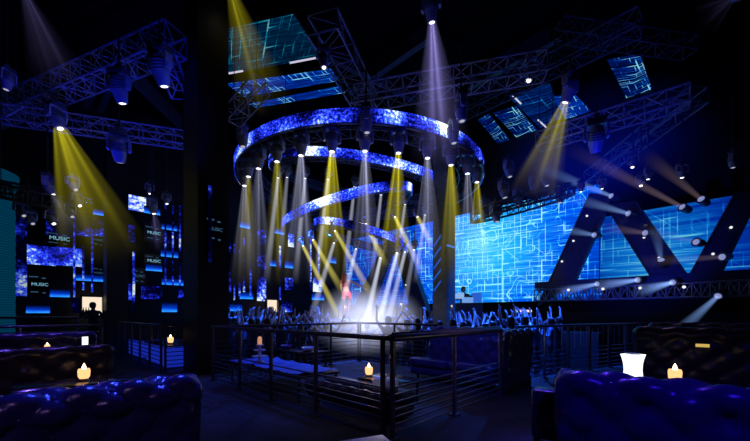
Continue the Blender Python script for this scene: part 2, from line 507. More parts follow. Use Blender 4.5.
# ceiling beams
for i, (a, b, txt) in enumerate([((430, 40), (350, 95), 'thin dark ceiling beam between the wide truss and the tall violet beam'), ((330, 60), (430, 110), 'thin dark ceiling beam crossing above the LED ring'),
                                ((560, 40), (450, 100), 'thin dark ceiling beam behind the truss over the angled screens'), ((95, 90), (70, 140), 'dark ceiling beam under the sloping truss, one of a parallel pair'),
                                ((110, 90), (88, 140), 'dark ceiling beam under the sloping truss, longer of a parallel pair'), ((125, 75), (180, 128), 'dark ceiling beam running behind the slender column')]):
    p, q = on_z(*a, 9.3), on_z(*b, 9.3)
    q = p + (q - p).normalized() * min((q - p).length, 7)
    s_ = (q - p).cross(Vector((0, 0, 1))).normalized() * 0.1
    o = MB().prism([p - s_, p + s_, p + s_ + Vector((0, 0, .5)), p - s_ + Vector((0, 0, .5))], q - p).build('ceiling_beam', M['fixture_dark'])
    tag(o, txt, 'beam', 'ceiling beams', 'structure')

# ------------------------------------------------------------------ LED rings
RC = W(-0.56, 13.6, 0)
CAMX, CAMY = Vector((CB, -SB, 0)), Vector((SB, CB, 0))     # right and away, as seen from the viewing spot


def led_ring(R, zc, gx, gy, hgt, label, gap=None, depth=0.32, trusswork=True, n=120, off=0.0):
    t = thing('led_ring', label, 'LED ring', (RC.x + CAMX.x * off, RC.y + CAMX.y * off, zc))

    def P(a, r, dz=0.0):
        xr, yr = math.cos(a) * r, math.sin(a) * r
        return CAMX * xr + CAMY * yr + Vector((0, 0, xr * gx + yr * gy + dz))
    rng = [i for i in range(n)]
    ang = [2 * PI * i / n for i in rng]
    # emissive outer band
    mb = MB(); vs, fs, uv = [], [], []
    for i in range(n + 1):
        a = 2 * PI * i / n
        for dz in (-hgt / 2, hgt / 2):
            vs.append(P(a, R, dz)); uv.append((a * R, dz))
    for i in range(n):
        fs.append((2 * i, 2 * i + 2, 2 * i + 3, 2 * i + 1))
    if gap:
        fs = [f for i, f in enumerate(fs) if not (gap[0] <= (i / n * 360) <= gap[1])]
    mb.add(vs, fs); o = mb.build('led_band', M['star_ring'], t, uvs=uv)
    # dark housing behind the band
    mb = MB(); rings = []
    for a in ang:
        rings.append([P(a, R - .02, -hgt / 2 - .02), P(a, R - .02, hgt / 2 + .02), P(a, R - .10, hgt / 2 + .02), P(a, R - .10, -hgt / 2 - .02)])
    mb.loft(rings, closed=True); mb.build('housing', M['fixture_dark'], t)
    if trusswork:
        mb = MB(); m = max(20, int(R * 12)); aa = [2 * PI * i / m for i in range(m)]
        r2 = R - .12 - depth
        lattice(mb, [P(a, r2) for a in aa], [Vector((0, 0, 1))] * m, [(P(a, 1) - P(a, 0)).normalized() for a in aa], depth, hgt * 0.9, .02, .011, closed=True)
        mb.build('truss_frame', M['fixture_dark'], t)
    for a in (0.7, 2.3, 3.9, 5.5):
        p = P(a, R - .2, hgt / 2)
        MB().tube(p, (p.x, p.y, RZ1 - zc), .012, 5).build('hanging_cable', M['cable'], t)
    return t


led_ring(4.66, 6.55, 0, 0, 0.37, 'largest round LED ring with a blue starfield screen, topmost of the hanging rings', depth=.5, n=160)
led_ring(3.5, 6.62, -0.15, 0.165, 0.29, 'second LED ring with a starfield screen, tilted inside the largest ring')
led_ring(2.55, 5.5, 0.29, 0.13, 0.31, 'third LED ring with a starfield screen, tilted steeply up toward the big screen', depth=.08, off=-.52)
led_ring(1.85, 4.4, -0.26, 0.02, 0.26, 'lowest and smallest LED ring, hanging just above the dancer', depth=.2)

# ------------------------------------------------------------------ moving head lights
def cone_mesh(name, r0):
    mb = MB(); n = 20
    mb.loft([[Vector((math.cos(2 * PI * k / n) * (r0 + (1 - r0) * f), math.sin(2 * PI * k / n) * (r0 + (1 - r0) * f), -f)) for k in range(n)] for f in (0, .5, 1)])
    return mb.mesh(name, M[name], smooth=True)


R0 = {'beam_yellow': .14, 'beam_white': .14, 'beam_violet': .12, 'beam_blue': .25, 'beam_rose': .25, 'pencil_white': .45, 'pencil_yellow': .45}
CONES = {}
for k, r in R0.items():
    CONES[k] = cone_mesh(k, r)


def add_beam(parent, local, dirv, length, rad, kind, gain):
    o = bpy.data.objects.new('light_beam', CONES[kind]); COL.objects.link(o); o.parent = parent
    o.location = local
    o.rotation_mode = 'QUATERNION'
    o.rotation_quaternion = (-dirv).to_track_quat('Z', 'Y')
    o.scale = (rad, rad, length)
    o['beam_gain'] = float(gain)
    return o


def _head_meshes():
    d = {}
    d['mounting_clamp'] = MB().box((0, 0, .05), (.07, .10, .12)).tube((-.06, 0, .10), (.06, 0, .10), .035, 8).mesh('mounting_clamp', M['fixture_dark'])
    d['base'] = MB().rbox((0, 0, -.06), (.38, .26, .12), .03).box((0, -.135, -.06), (.16, .01, .06)).mesh('base', M['fixture_dark'])
    mb = MB()
    for s in (-1, 1):
        prof = [(s * .15, 0, -.10), (s * .205, 0, -.15), (s * .215, 0, -.30), (s * .205, 0, -.44)]
        for i in range(3):
            a, b = Vector(prof[i]), Vector(prof[i + 1])
            dd = (b - a); q = dd.to_track_quat('Z', 'Y')
            w = .085
            rect = [Vector((-.022, -w, 0)), Vector((.022, -w, 0)), Vector((.022, w, 0)), Vector((-.022, w, 0))]
            # keep the arm thin along x
            mb.loft([[a + Vector((.022 * e, w * f, 0)) for e, f in ((-1, -1), (1, -1), (1, 1), (-1, 1))],
                     [b + Vector((.022 * e, (w - .012 * i) * f, 0)) for e, f in ((-1, -1), (1, -1), (1, 1), (-1, 1))]])
        mb.tube((s * .185, 0, -.38), (s * .245, 0, -.38), .05, 10)
    mb.box((0, 0, -.125), (.34, .15, .03))
    d['yoke'] = mb.mesh('yoke', M['fixture'])
    prof = [(0, -.23), (.07, -.225), (.12, -.19), (.155, -.10), (.16, .02), (.15, .12), (.125, .22), (.105, .30), (.10, .315), (.085, .315)]
    d['head'] = MB().lathe(prof, 18).mesh('head', M['fixture'], smooth=True)
    mb = MB()
    for z in (-.12, -.07, -.02, .03):
        mb.lathe([(.158, z), (.168, z + .008), (.168, z + .016), (.158, z + .024)], 18)
    d['cooling_ring'] = mb.mesh('cooling_ring', M['fixture_dark'], smooth=True)
    for k in ('lens', 'lens_dim'):
        d[k] = MB().lathe([(0, .322), (.045, .326), (.064, .318), (.064, .310), (0, .310)], 16).mesh('lens', M[k], smooth=True)
    return d


HM = _head_meshes()


def moving_head(lens, target, label, kind=None, rad=.4, gain=1.0, length=None, scale=1.0, hang=None, bright=True, group='moving head lights'):
    """lens: world position of the front glass; target: where it points"""
    lens, target = Vector(lens), Vector(target)
    dv = (target - lens)
    L = dv.length if length is None else length
    dv.normalize()
    piv = lens - dv * (.32 * scale)
    root = piv + Vector((0, 0, .38 * scale))
    t = thing('moving_head_light', label, 'stage light', root, 0, group)
    h = Vector((dv.x, dv.y, 0))
    az = math.atan2(h.y, h.x) - PI / 2 if h.length > 0.05 else random.uniform(-.5, .5) + math.atan2(CAMY.y, CAMY.x) - PI / 2
    for k in ('mounting_clamp', 'base', 'yoke'):
        o = link_mesh(k, HM[k], t); o.rotation_euler = (0, 0, az); o.scale = (scale,) * 3
    q = dv.to_track_quat('Z', 'Y')
    hd = link_mesh('head', HM['head'], t); hd.location = (0, 0, -.38 * scale); hd.rotation_mode = 'QUATERNION'; hd.rotation_quaternion = q; hd.scale = (scale,) * 3
    link_mesh('lens', HM['lens' if bright else 'lens_dim'], hd)
    link_mesh('cooling_ring', HM['cooling_ring'], hd)
    if hang and hang > root.z + .2:
        MB().tube((0, 0, .1 * scale), (0, 0, hang - root.z), .02, 6).build('hanging_pole', M['cable'], t)
    if kind:
        add_beam(t, lens - root + dv * .01, dv, L, rad, kind, gain)
    return t


ORD = ['first', 'second', 'third', 'fourth', 'fifth', 'sixth', 'seventh', 'eighth', 'ninth', 'tenth', 'eleventh', 'twelfth']
# lamps below the outer ring, from the left of the picture
ring_l = [(244.5, 186, 'w'), (248.5, 177, 'y'), (258.5, 169, 'w'), (277, 162, 'y'), (301, 156, 'w'), (332, 152, 'y'), (365, 151.5, 'w'), (398.5, 153.5, 'y'), (427.5, 158.5, 'w'), (451, 165.5, 'y'), (467.5, 174, 'w'), (477, 182.5, 'y')]
for i, (px, py, c) in enumerate(ring_l):
    p = on_z(px, py, 5.72)
    d = 1.0 if c == 'w' else 1.15
    front = 1.0 if 4 <= i <= 9 else 0.55
    tgt = p + Vector((random.uniform(-.1, .1), random.uniform(-.1, .1), -3.6))
    moving_head(p, tgt, 'stage light with a %s beam, %s from the massive column under the largest ring' % ('white' if c == 'w' else 'yellow', ORD[i]),
                'beam_white' if c == 'w' else 'beam_yellow', rad=.62, gain=(1.35 if c == 'w' else 1.55) * front * (1.5 if i == 5 else 1.2 if i == 7 else 1), group='lights under the largest LED ring')
for px, py, lab in ((243, 147, 'unlit stage light at the ring rim beside the massive column'), (367, 133, 'unlit stage light hanging across the middle of the largest LED ring'),
                    (462, 121.5, 'unlit stage light covering the largest ring band toward the big screen'), (454, 143.5, 'unlit stage light just below the band toward the big screen')):
    p = on_z(px, py, 6.1)
    moving_head(p, p + Vector((.05, -.05, -1)), lab, bright=False, group='lights under the largest LED ring', hang=8)

# pencil beams falling from the second ring
pen_l = [(278, 178, 268, 262), (287, 177.5, 281, 250), (305, 178.5, 297, 262), (328, 179.5, 317, 268), (354.5, 187, 346, 258), (381, 195, 373, 262), (405, 204.5, 396, 262), (425, 215, 417, 262)]
for i, (x0, y0, x1, y1) in enumerate(pen_l):
    d = 11.0 + .45 * i
    moving_head(at(x0, y0, d), at(x1 - 2, y1 + 22, d + .7), 'small stage light with thin white beam, %s from the massive column under the second ring' % ORD[i], 'pencil_white',
                rad=.15, gain=(1.9 if i != 1 else 1.1), scale=.6, group='lights under the second LED ring', hang=6.2)
# crossing beams from the small rings down to the stage
cross = [(303, 246, 346, 330, 'y', .9), (313, 240, 343, 292, 'y', .8), (335, 231, 372, 296, 'y', .8), (366, 224, 384, 262, 'y', 1.0), (395, 217, 420, 268, 'y', .9), (417.5, 217, 433, 247, 'y', .7),
         (334, 243, 311, 318, 'w', .75), (356, 249, 338, 322, 'w', .8), (380.5, 258, 364, 332, 'w', 1.3), (397, 253, 376, 333, 'w', 1.4), (405, 252, 385, 333, 'w', .9), (414, 250, 402, 318, 'w', .35)]
cn = {'y': 0, 'w': 0}
for x0, y0, x1, y1, c, g in cross:
    d = 12.2 + random.uniform(-.4, .4)
    moving_head(at(x0, y0, d), at(x1 + (x1 - x0) * .12, y1 + (y1 - y0) * .12, d - .6), 'small stage light with slanting %s beam, %s of that colour over the dancer' % ('yellow' if c == 'y' else 'white', ORD[cn[c]]),
                'pencil_yellow' if c == 'y' else 'pencil_white', rad=.17, gain=g * (2.9 if c == 'y' else 2.6), scale=.5, group='lights under the lowest rings', hang=4.4)
    cn[c] += 1

# scattered lights on the trusses
ML = [  # px,py,d, target px,py,td, kind, rad, gain, bright, label, scale, hang
    (25, -6, 8, 66, 92, 8.6, 'beam_violet', .8, .16, True, 'stage light under the black ceiling with a wide faint violet beam', 1, 9.6),
    (232, -6, 7.6, 268, 112, 9.2, 'beam_yellow', .95, .60, True, 'moving head light above the ceiling screens with a wide yellow beam', 1, 9.6),
    (432, 23, 8.2, 440, 165, 9.0, 'beam_violet', .95, 1.0, True, 'moving head light high above the rings with a tall violet-white beam', 1, 9.6),
    (60.5, 129, 9.0, 112, 262, 8.8, 'beam_yellow', 1.15, .75, True, 'stage light with a long slanting yellow beam across the music wall', 1, 7.2),
    (565, 103, 9.0, 532, 198, 9.8, 'beam_yellow', .85, .8, True, 'stage light with a yellow-white beam before the angled ceiling screens', 1.1, 8),
    (53, 195, 9.6, 75, 233, 9.8, 'beam_white', .5, .5, True, 'small stage light with a short pale beam at the oval truss by the teal column', .85, 7),
    (154, 214, 11, 163, 252, 11, 'beam_violet', .45, .5, True, 'small moving head light with a violet beam over the music screens', .8, 7),
    (164.5, 87, 7.0, 171, 112, 7.15, None, 0, 0, True, 'large stage light hanging close beside the massive column', 1.05, 7.4),
    (122.5, 104, 7.6, 128, 128, 7.75, None, 0, 0, True, 'large stage light halfway along the sloping truss', 1, 7.4),
    (120, 163, 8.2, 122, 190, 8.4, None, 0, 0, False, 'round stage light hanging before the slender column under the low truss', 1, 7),
    (528.5, 81, 9.2, 526, 110, 9, None, 0, 0, True, 'moving head light on the truss above the angled ceiling screens', 1, 8),
    (595.5, 152.5, 8.0, 594, 180, 8.3, None, 0, 0, True, 'round stage light glowing below the blue-lit truss in the haze', 1.05, 6.6),
    (632.5, 167.5, 9.5, 630, 190, 9.3, None, 0, 0, True, 'tiny lit stage light in haze, upper of a trio over the leaning frames', .6, 6.8),
    (641, 186, 9.8, 640, 205, 9.6, None, 0, 0, True, 'tiny lit stage light in haze, lowest of a trio over the leaning frames', .6, 6.8),
    (648, 179.5, 9.6, 647, 200, 9.6, None, 0, 0, True, 'tiny lit stage light in haze, middle one of a trio over the leaning frames', .55, 6.8),
    (682, 178, 9.0, 681, 200, 9, None, 0, 0, True, 'tiny lit stage light high above the lower streaked screen', .6, 6.8),
    (733, 168, 8.5, 733, 190, 8.5, None, 0, 0, False, 'faint stage light above the V-shaped frame arm', .6, 6.8),
    (560, 203, 11.5, 559, 225, 11.5, None, 0, 0, False, 'dark stage light hanging alone in front of the big screen', 1, 7),
    (602, 189, 10, 602, 205, 10, None, 0, 0, True, 'tiny stage light beside the peak of the leaning frames', .5, 6.6),
    (581, 192, 10.4, 581, 208, 10.4, None, 0, 0, True, 'tiny stage light before the big screen, below the peak height of the frames', .5, 6.6),
    (6, 90, 8.5, 4, 110, 8.5, None, 0, 0, False, 'dim stage light high above the teal column', .8, 9),
    (324, 68, 7.9, 326, 90, 7.8, None, 0, 0, True, 'small stage light on the wide truss beside the ceiling screens', .7, 7.6),
    (150, 194, 11.5, 151, 205, 11.4, None, 0, 0, True, 'small stage light directly over the brightest small starfield panel', .6, 7),
    (167, 204, 11.5, 168, 215, 11.4, None, 0, 0, True, 'small stage light over the three upright strips between the columns', .6, 7),
    (733, -2, 6.5, 700, 20, 7.2, 'beam_violet', .5, .06, False, 'stage light under the ceiling with a barely visible violet beam', .9, 9.6),
]
for (px, py, d, tx, ty, td, kind, rad, gain, br, lab, sc, hang) in ML:
    moving_head(at(px, py, d), at(tx, ty, td), lab, kind, rad=rad, gain=gain, bright=br, scale=sc, hang=hang)


def oval_truss(center, R, label, tilt, lamps, w=.4):
    t = thing('oval_truss', label, 'truss', center)
    m = 26; aa = [2 * PI * i / m for i in range(m)]

    def P(a, r): return CAMX * (math.cos(a) * r) + CAMY * (math.sin(a) * r) + Vector((0, 0, math.cos(a) * r * tilt[0] + math.sin(a) * r * tilt[1]))
    mb = MB(); lattice(mb, [P(a, R) for a in aa], [Vector((0, 0, 1))] * m, [P(a, 1).normalized() for a in aa], w, .35, .03, .015, closed=True)
    mb.build('truss_frame', M['fixture_dark'], t)
    for a in (.5, 2.6, 4.7):
        p = P(a, R)
        MB().tube(p, (p.x, p.y, RZ1 - center.z), .012, 5).build('hanging_cable', M['cable'], t)
    return t


oc = at(38, 196, 10.2)
oval_truss(oc, 1.0, 'dark oval truss full of lights beside the teal column', (-.25, .2), None)
for i, (px, py) in enumerate([(31.5, 203.5), (24, 216), (33, 224), (54, 224), (72.5, 217), (80, 206), (76, 190)]):
    p = at(px, py, 9.6 + .2 * (i % 3)); q = p + W(.35, -.1, -.45)
    moving_head(p, q, 'small stage light angled sideways, %s around the oval truss by the teal column' % ORD[i], bright=(i in (3, 5)), scale=.7, group='lights on the oval truss by the teal column', hang=5.2)
oc2 = at(520, 205, 12.2)
oval_truss(oc2, 1.5, 'dark oval truss crowded with lights before the big screen', (.25, .12), None)
for i, (px, py) in enumerate([(497, 222), (505, 198), (510, 177), (486, 216), (519, 206), (535, 192), (547, 186)]):
    p = at(px, py, 11.3 + .25 * i); q = p + W(.1, -.15, -1)
    moving_head(p, q, 'dark stage light pointing down, %s around the oval truss by the big screen' % ORD[i], bright=False, scale=.95, group='lights on the oval truss by the big screen', hang=5.8)

# ------------------------------------------------------------------ screens on the right wall
def uv_quad(name, corners, mat, parent=None, thick=0.08, nrm=None, frame=None, w_h=None):
    """flat screen with a picture on its front (UV in metres) and a dark back body"""
    c = [Vector(p) for p in corners]             # bl, br, tr, tl
    w = w_h[0] if w_h else (c[1] - c[0]).length; h = w_h[1] if w_h else (c[3] - c[0]).length
    mb = MB().add(c, [(0, 1, 2, 3)])
    o = mb.build(name, mat, parent, uvs=[(0, 0), ((c[1] - c[0]).length, 0), ((c[2] - c[3]).length, h), (0, h)])
    return o


XS = 14.7


def wall_screen(a0, a1, z0, z1, X, mat, label, cat='screen'):
    t = thing('led_screen', label, cat, (X, (a0 + a1) / 2, z0))
    dy0, dy1 = a0 - (a0 + a1) / 2, a1 - (a0 + a1) / 2
    # seen from -X, the picture runs from high Y (left) to low Y (right)
    uv_quad('screen_face', [(-.005, dy1, 0), (-.005, dy0, 0), (-.005, dy0, z1 - z0), (-.005, dy1, z1 - z0)], mat, t)
    MB().box((.06, 0, (z1 - z0) / 2), (.12, a1 - a0 + .06, z1 - z0 + .06)).build('wall_mount', M['black'], t)
    return t


pL = on_x(346, 250, XS).y; pR = on_x(602, 250, XS).y
zt = on_x(590, 186, XS).z; zb = on_x(540, 301, XS).z
hx = pL - on_x(500, 250, XS).y; hz = on_x(500, 246, XS).z - zb
M['screen_main'] = circuit('screen_main', 1.05, hot=(hx - .6, hz), hotr=5.6, scale=1.1, streak=.20, seed=2.0, grid=.9, curl=.8, bias=.02)
wall_screen(pR, pL, zb, zt, XS, M['screen_main'], 'large bright LED wall with a cyan and blue grid of glowing lines')
M['screen_right'] = circuit('screen_right', .7, base=(0.0, 0.004, 0.07), mid=(0.0, .04, .48), line=(0.005, .26, .9), top=(.15, .75, 1.0), hot=(1.4, .6), hotr=3.6, scale=.8, streak=.30, seed=11.0, grid=.40, curl=.15)
q0 = on_x(752, 250, XS - .3).y; q1 = on_x(600, 250, XS - .3).y
wall_screen(q0 - 1.5, q1, on_x(680, 278, XS - .3).z, on_x(690, 203, XS - .3).z, XS - .3, M['screen_right'], 'lower LED screen with blue horizontal streaks behind the V-shaped frame')

# leaning dark frames in front of the screens
XF = 13.9


def px_poly(pts, X): return [on_x(a, b, X) for a, b in pts]


def leaning(label, pts, studs):
    c = on_x(sum(p[0] for p in pts) / len(pts), sum(p[1] for p in pts) / len(pts), XF)
    t = thing('leaning_frame', label, 'frame', c)
    poly = [p - c for p in px_poly(pts, XF)]
    MB().prism(poly, (.35, 0, 0)).build('frame_panel', M['frame'], t)
    n = len(poly)
    mb = MB()
    for i in range(n): mb.tube(poly[i] + Vector((-.02, 0, 0)), poly[(i + 1) % n] + Vector((-.02, 0, 0)), .03, 5)
    mb.build('frame_edge', M['fixture_dark'], t)
    for a, b in studs:
        p = on_x(a, b, XF) - c
        MB().lathe([(0, -.05), (.032, -.04), (.036, 0), (0, .01)], 10, Matrix.Rotation(PI / 2, 3, 'Y')).build('stud_light', M['stud'], t, smooth=True, loc=p)
    return t


M['frame'] = pbr('frame_navy', (0.02, 0.025, 0.07), 0.45, coat=.3)
leaning('dark frame, leg of the A shape standing before the bright grid screen', [(538, 306), (575, 280), (612, 196), (590, 194)], [(587, 216), (573.5, 241), (562, 261.5)])
leaning('dark frame, leg shared by the A shape and the V shape', [(606, 206), (636, 202), (687, 275), (652, 278)], [(644, 237.5), (659, 258)])
leaning('dark frame, outer arm of the V shape on the streaked screen', [(690, 275), (722, 272), (762, 190), (735, 194)], [(713, 254), (731, 227.5)])
leaning('narrow dark frame between the dancer and the striped column', [(392, 240), (402, 240), (428, 312), (412, 312)], [(406, 285)])
leaning('narrow dark frame directly behind the dancer, leaning over the stage', [(352, 312), (368, 312), (394, 240), (386, 240)], [])
# horizontal base truss and dark plinth below the screens
zbase = on_x(630, 277, XF).z
t = thing('plinth_truss', 'long dark base truss with small lights under the leaning frames', 'truss', (XF - .1, on_x(640, 277, XF).y, zbase))
y0, y1 = on_x(760, 277, XF).y - t.location.y, on_x(536, 277, XF).y - t.location.y
MB().box((.2, (y0 + y1) / 2, -.12), (.5, y1 - y0, .24)).build('cover_board', M['frame'], t)
n = 30
mb = MB(); lattice(mb, [Vector((.15, y0 + (y1 - y0) * i / n, -.5)) for i in range(n + 1)], [Vector((0, 0, 1))] * (n + 1), [Vector((1, 0, 0))] * (n + 1), .4, .42, .03, .018)
mb.build('truss_frame', M['truss'], t)
for a, b in ((568.5, 290), (603, 289), (640, 288), (684, 287)):
    p = on_x(a, b, XF - .2) - t.location
    MB().lathe([(0, -.06), (.04, -.05), (.045, 0), (0, .01)], 10, Matrix.Rotation(PI / 2, 3, 'Y')).build('stud_light', M['stud'], t, smooth=True, loc=p)
struct('trim_1', MB().box((14.6, -1.0, .45), (1.2, 9.5, 2.0)), M['wall'])

# round spotlights on the frames
SP = [(597, 284, 560, 292, 'beam_blue', .9, 1.5, 'on the base truss at the foot of the A shape'), (637.5, 280, 596, 286, 'beam_blue', .9, 1.7, 'in the middle of the base truss under the A shape'),
      (672.5, 282.5, 640, 291, 'beam_blue', .9, 1.7, 'on the base truss where the A and V shapes meet'), (594, 235, 560, 229, 'beam_blue', .8, .8, 'on the grid-screen leg of the A shape'),
      (628, 213.5, 575, 199, 'beam_blue', 1.2, .9, 'high on the leg shared by the A and V shapes'), (611, 196, 545, 170, 'beam_blue', 1.4, 1.0, 'at the peak of the A shape'),
      (661, 260, 655, 225, 'beam_blue', 1.1, .5, 'low on the leg shared by the A and V shapes'), (682, 207, 582, 155, 'beam_rose', 1.9, .55, 'over the streaked screen with the longest rosy beam'),
      (701, 199, 650, 158, 'beam_rose', 1.7, .40, 'over the streaked screen with a shorter rosy beam'), (718, 296, 672, 338, 'beam_blue', 1.2, 1.0, 'below the base truss, beam falling on the dark sofas'),
      (722, 257, 640, 262, 'beam_rose', 1.2, .22, 'on the outer arm of the V shape, faint level beam'), (645, 233, 606, 228, 'beam_rose', .9, .35, 'halfway down the shared leg, rosy beam'),
      (696, 242, 640, 229, 'beam_rose', 1.0, .18, 'in the middle of the streaked screen, faint rosy beam')]
spot_m = MB().lathe([(0, -.30), (.09, -.29), (.11, -.2), (.115, -.02), (.13, 0), (.10, 0)], 14).mesh('can', M['fixture_dark'], smooth=True)
spot_l = MB().lathe([(0, .012), (.07, .006), (.10, -.006), (0, -.012)], 14).mesh('lens', M['lens_blue'], smooth=True)
for x0, y0_, x1, y1_, kind, ln, g, lab in SP:
    lens = on_x(x0, y0_, XF - .45); tgt = at(x1, y1_, (lens - Vector((0, 0, 0))).dot(CAMY) - .6)
    dv = (tgt - lens); L = dv.length; dv.normalize()
    t = thing('round_spotlight', 'round blue-lit spotlight ' + lab, 'spotlight', lens, 0, 'round spotlights on the leaning frames')
    o = link_mesh('can', spot_m, t); o.rotation_mode = 'QUATERNION'; o.rotation_quaternion = dv.to_track_quat('Z', 'Y')
    link_mesh('lens', spot_l, o)
    MB().path([Vector((0, 0, 0)) - dv * .15, Vector((.2, 0, 0)) - dv * .2, Vector((.45, 0, 0)) - dv * .1], .025, 6).build('mounting_bracket', M['fixture_dark'], t)
    add_beam(t, dv * .02, dv, L * 1.15, .24, kind, g * (1.2 if kind == 'beam_blue' else .55))

# ------------------------------------------------------------------ LED patchwork on the left wall
YW = 16.6


def wall_rect(x0, x1, y0, y1, Y=YW):
    a, b = on_y(x0, (y0 + y1) / 2, Y), on_y(x1, (y0 + y1) / 2, Y)
    m = (x0 + x1) / 2
    zt_, zb_ = on_y(m, y0, Y).z, on_y(m, y1, Y).z
    return a.x, b.x, zb_, zt_


def led_panel(x0, x1, y0, y1, mat, name, label, cat, group, Y=YW, dep=.08):
    X0, X1, z0, z1 = wall_rect(x0, x1, y0, y1, Y)
    cx, w, h = (X0 + X1) / 2, X1 - X0, z1 - z0
    t = thing(name, label, cat, (cx, Y, z0), 0, group)
    uv_quad('screen_face', [(-w / 2, -.004, 0), (w / 2, -.004, 0), (w / 2, -.004, h), (-w / 2, -.004, h)], mat, t)
    # pictures differ from panel to panel
    me = t.children[0].data
    ox, oz = X0, z0
    for lp in me.uv_layers[0].data: lp.uv = (lp.uv[0] + ox, lp.uv[1] + oz)
    MB().box((0, dep / 2, h / 2), (w, dep, h)).build('wall_mount', M['black'], t)
    return t


stars = [(13, 27, 196, 296, 'star_dark', 'tall starfield panel beside the teal column'), (46, 74, 216, 236, 'star_wall', 'bright starfield panel just under the oval truss'),
         (76, 91, 215, 236, 'star_wall', 'bright starfield panel with a white core in the slanting yellow beam'), (92, 104, 216, 236, 'star_wall', 'starfield panel squeezed against the slender column, top row'),
         (27, 56, 246, 265, 'star_wall', 'dim starfield panel between the two full music signs near the teal column'), (56, 82, 248, 266, 'star_wall', 'bright starfield panel below the upper music sign near the teal column'),
         (72, 81, 298, 313, 'star_wall', 'small square starfield panel beside the bright bar niche'),
         (127, 146, 196, 211, 'star_wall', 'brightest small starfield panel high between the two dark columns'), (127, 135, 225, 242, 'star_wall', 'small upright starfield panel next to the slender column'),
         (163, 178, 228, 245, 'star_wall', 'starfield panel beside the music sign, between the columns'), (141, 162, 286, 299, 'star_wall', 'wide starfield panel low between the columns'),
         (127, 133, 284, 300, 'star_wall', 'narrow starfield panel low beside the slender column'), (178, 184, 286, 298, 'star_wall', 'narrow starfield panel low beside the massive column'),
         (257, 266, 230, 301, 'star_wall', 'tall bright starfield panel between the massive column and the stage'), (285, 293, 278, 290, 'star_wall', 'small starfield panel above the crowd before the stage, middle of three stacked'),
         (282, 292, 301, 312, 'star_wall', 'small starfield panel above the crowd before the stage, lowest of three stacked'), (288, 294, 234, 247, 'star_wall', 'small starfield panel before the stage, highest of three stacked'),
         (108, 116, 298, 313, 'star_dark', 'dim starfield panel low behind the slender column'), (313, 322, 278, 292, 'star_wall', 'small starfield panel closest to the dancer on the stage')]
for x0, x1, y0, y1, m, lab in stars:
    led_panel(x0, x1, y0, y1, M[m], 'starfield_panel', lab, 'LED panel', 'starfield panels on the music wall')
thin = [(73.3, 75.3, 180, 297), (82.2, 84.2, 246, 290), (91.2, 93.2, 200, 292), (132.5, 135, 252, 313), (164.5, 166.3, 204, 285), (172, 173.7, 206, 286), (179, 180.8, 206, 286),
        (229, 231, 240, 292), (233.5, 235, 244, 300), (238.5, 240.5, 250, 296), (243, 245, 238, 292), (249.5, 251.5, 234, 296), (279, 281, 246, 300), (310, 311.5, 235, 290), (318, 319.5, 240, 280), (116, 117.5, 240, 300)]
for i, (x0, x1, y0, y1) in enumerate(thin):
    where = 'under the slanting yellow beam' if i < 3 else 'between the dark columns' if i < 7 else 'before the stage' if i < 15 else 'behind the slender column'
    k = i if i < 3 else i - 3 if i < 7 else i - 7 if i < 15 else 0
    led_panel(x0, x1, y0, y1, M['star_thin'], 'led_strip', 'thin upright blue LED strip, %s of those %s' % (ORD[k], where), 'LED strip', 'upright LED strips', Y=YW - .15)
shelf = [(50, 70, 289, 297, 'between the two full music signs'), (26, 50, 305, 313, 'lowest one near the teal column'), (76, 103, 274, 281, 'above the bright bar niche'), (82, 92, 197, 203, 'high in the yellow beam, step of the strips'),
         (93, 104, 209, 215, 'high in the yellow beam, against the slender column'), (146, 162, 264, 271, 'under the lower music sign between the columns'), (161, 178, 250, 257, 'at mid height beside the upright strips between the columns'),
         (162, 184, 278, 285, 'across the feet of the three upright strips'), (162, 177, 302, 312, 'lowest between the columns'), (144, 160, 207, 214, 'beside the brightest small starfield panel'),
         (162, 177, 224, 230, 'on top of the starfield beside the music sign'),
         (240, 250, 221, 228, 'highest one before the stage'), (275, 284, 228, 234, 'high on the wall under the ring lights'), (285, 293, 260, 268, 'above the middle of three stacked small starfields'), (270, 276, 259, 266, 'beside the upper half of the tall starfield'),
         (240, 253, 291, 299, 'beside the foot of the tall starfield'), (230, 242, 303, 311, 'lowest one beside the massive column'), (312, 324, 292, 300, 'beside the dancer, low'), (330, 336, 256, 263, 'small, just above the dancer'), (105, 118, 226, 232, 'dim, behind the slender column'),
         (120, 126, 262, 267, 'small, beside the slender column')]
for x0, x1, y0, y1, lab in shelf:
    X0, X1, z0, z1 = wall_rect(x0, x1, y0, y1, YW - .12)
    t = thing('shelf_light', 'blue glowing light ledge ' + lab, 'light', ((X0 + X1) / 2, YW - .12, z0), 0, 'blue light ledges on the music wall')
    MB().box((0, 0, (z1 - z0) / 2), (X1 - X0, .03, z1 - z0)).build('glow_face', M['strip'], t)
    MB().box((0, .02, -.04), (X1 - X0 + .05, .12, .06)).build('shelf_ledge', M['black'], t)
signs = [(44, 72, 231, 246, 'upper one near the teal column', 1), (27, 50, 272, 297, 'lower one near the teal column', 1), (92, 104, 233, 247, 'upper one cut off by the slender column', .7),
         (92, 104, 266, 280, 'lower one cut off by the slender column', .7), (144, 162, 224, 242, 'upper one between the columns', 1), (144, 162, 254, 268, 'lower one between the columns', 1),
         (130, 146, 268, 284, 'dimmest one between the columns', .7)]


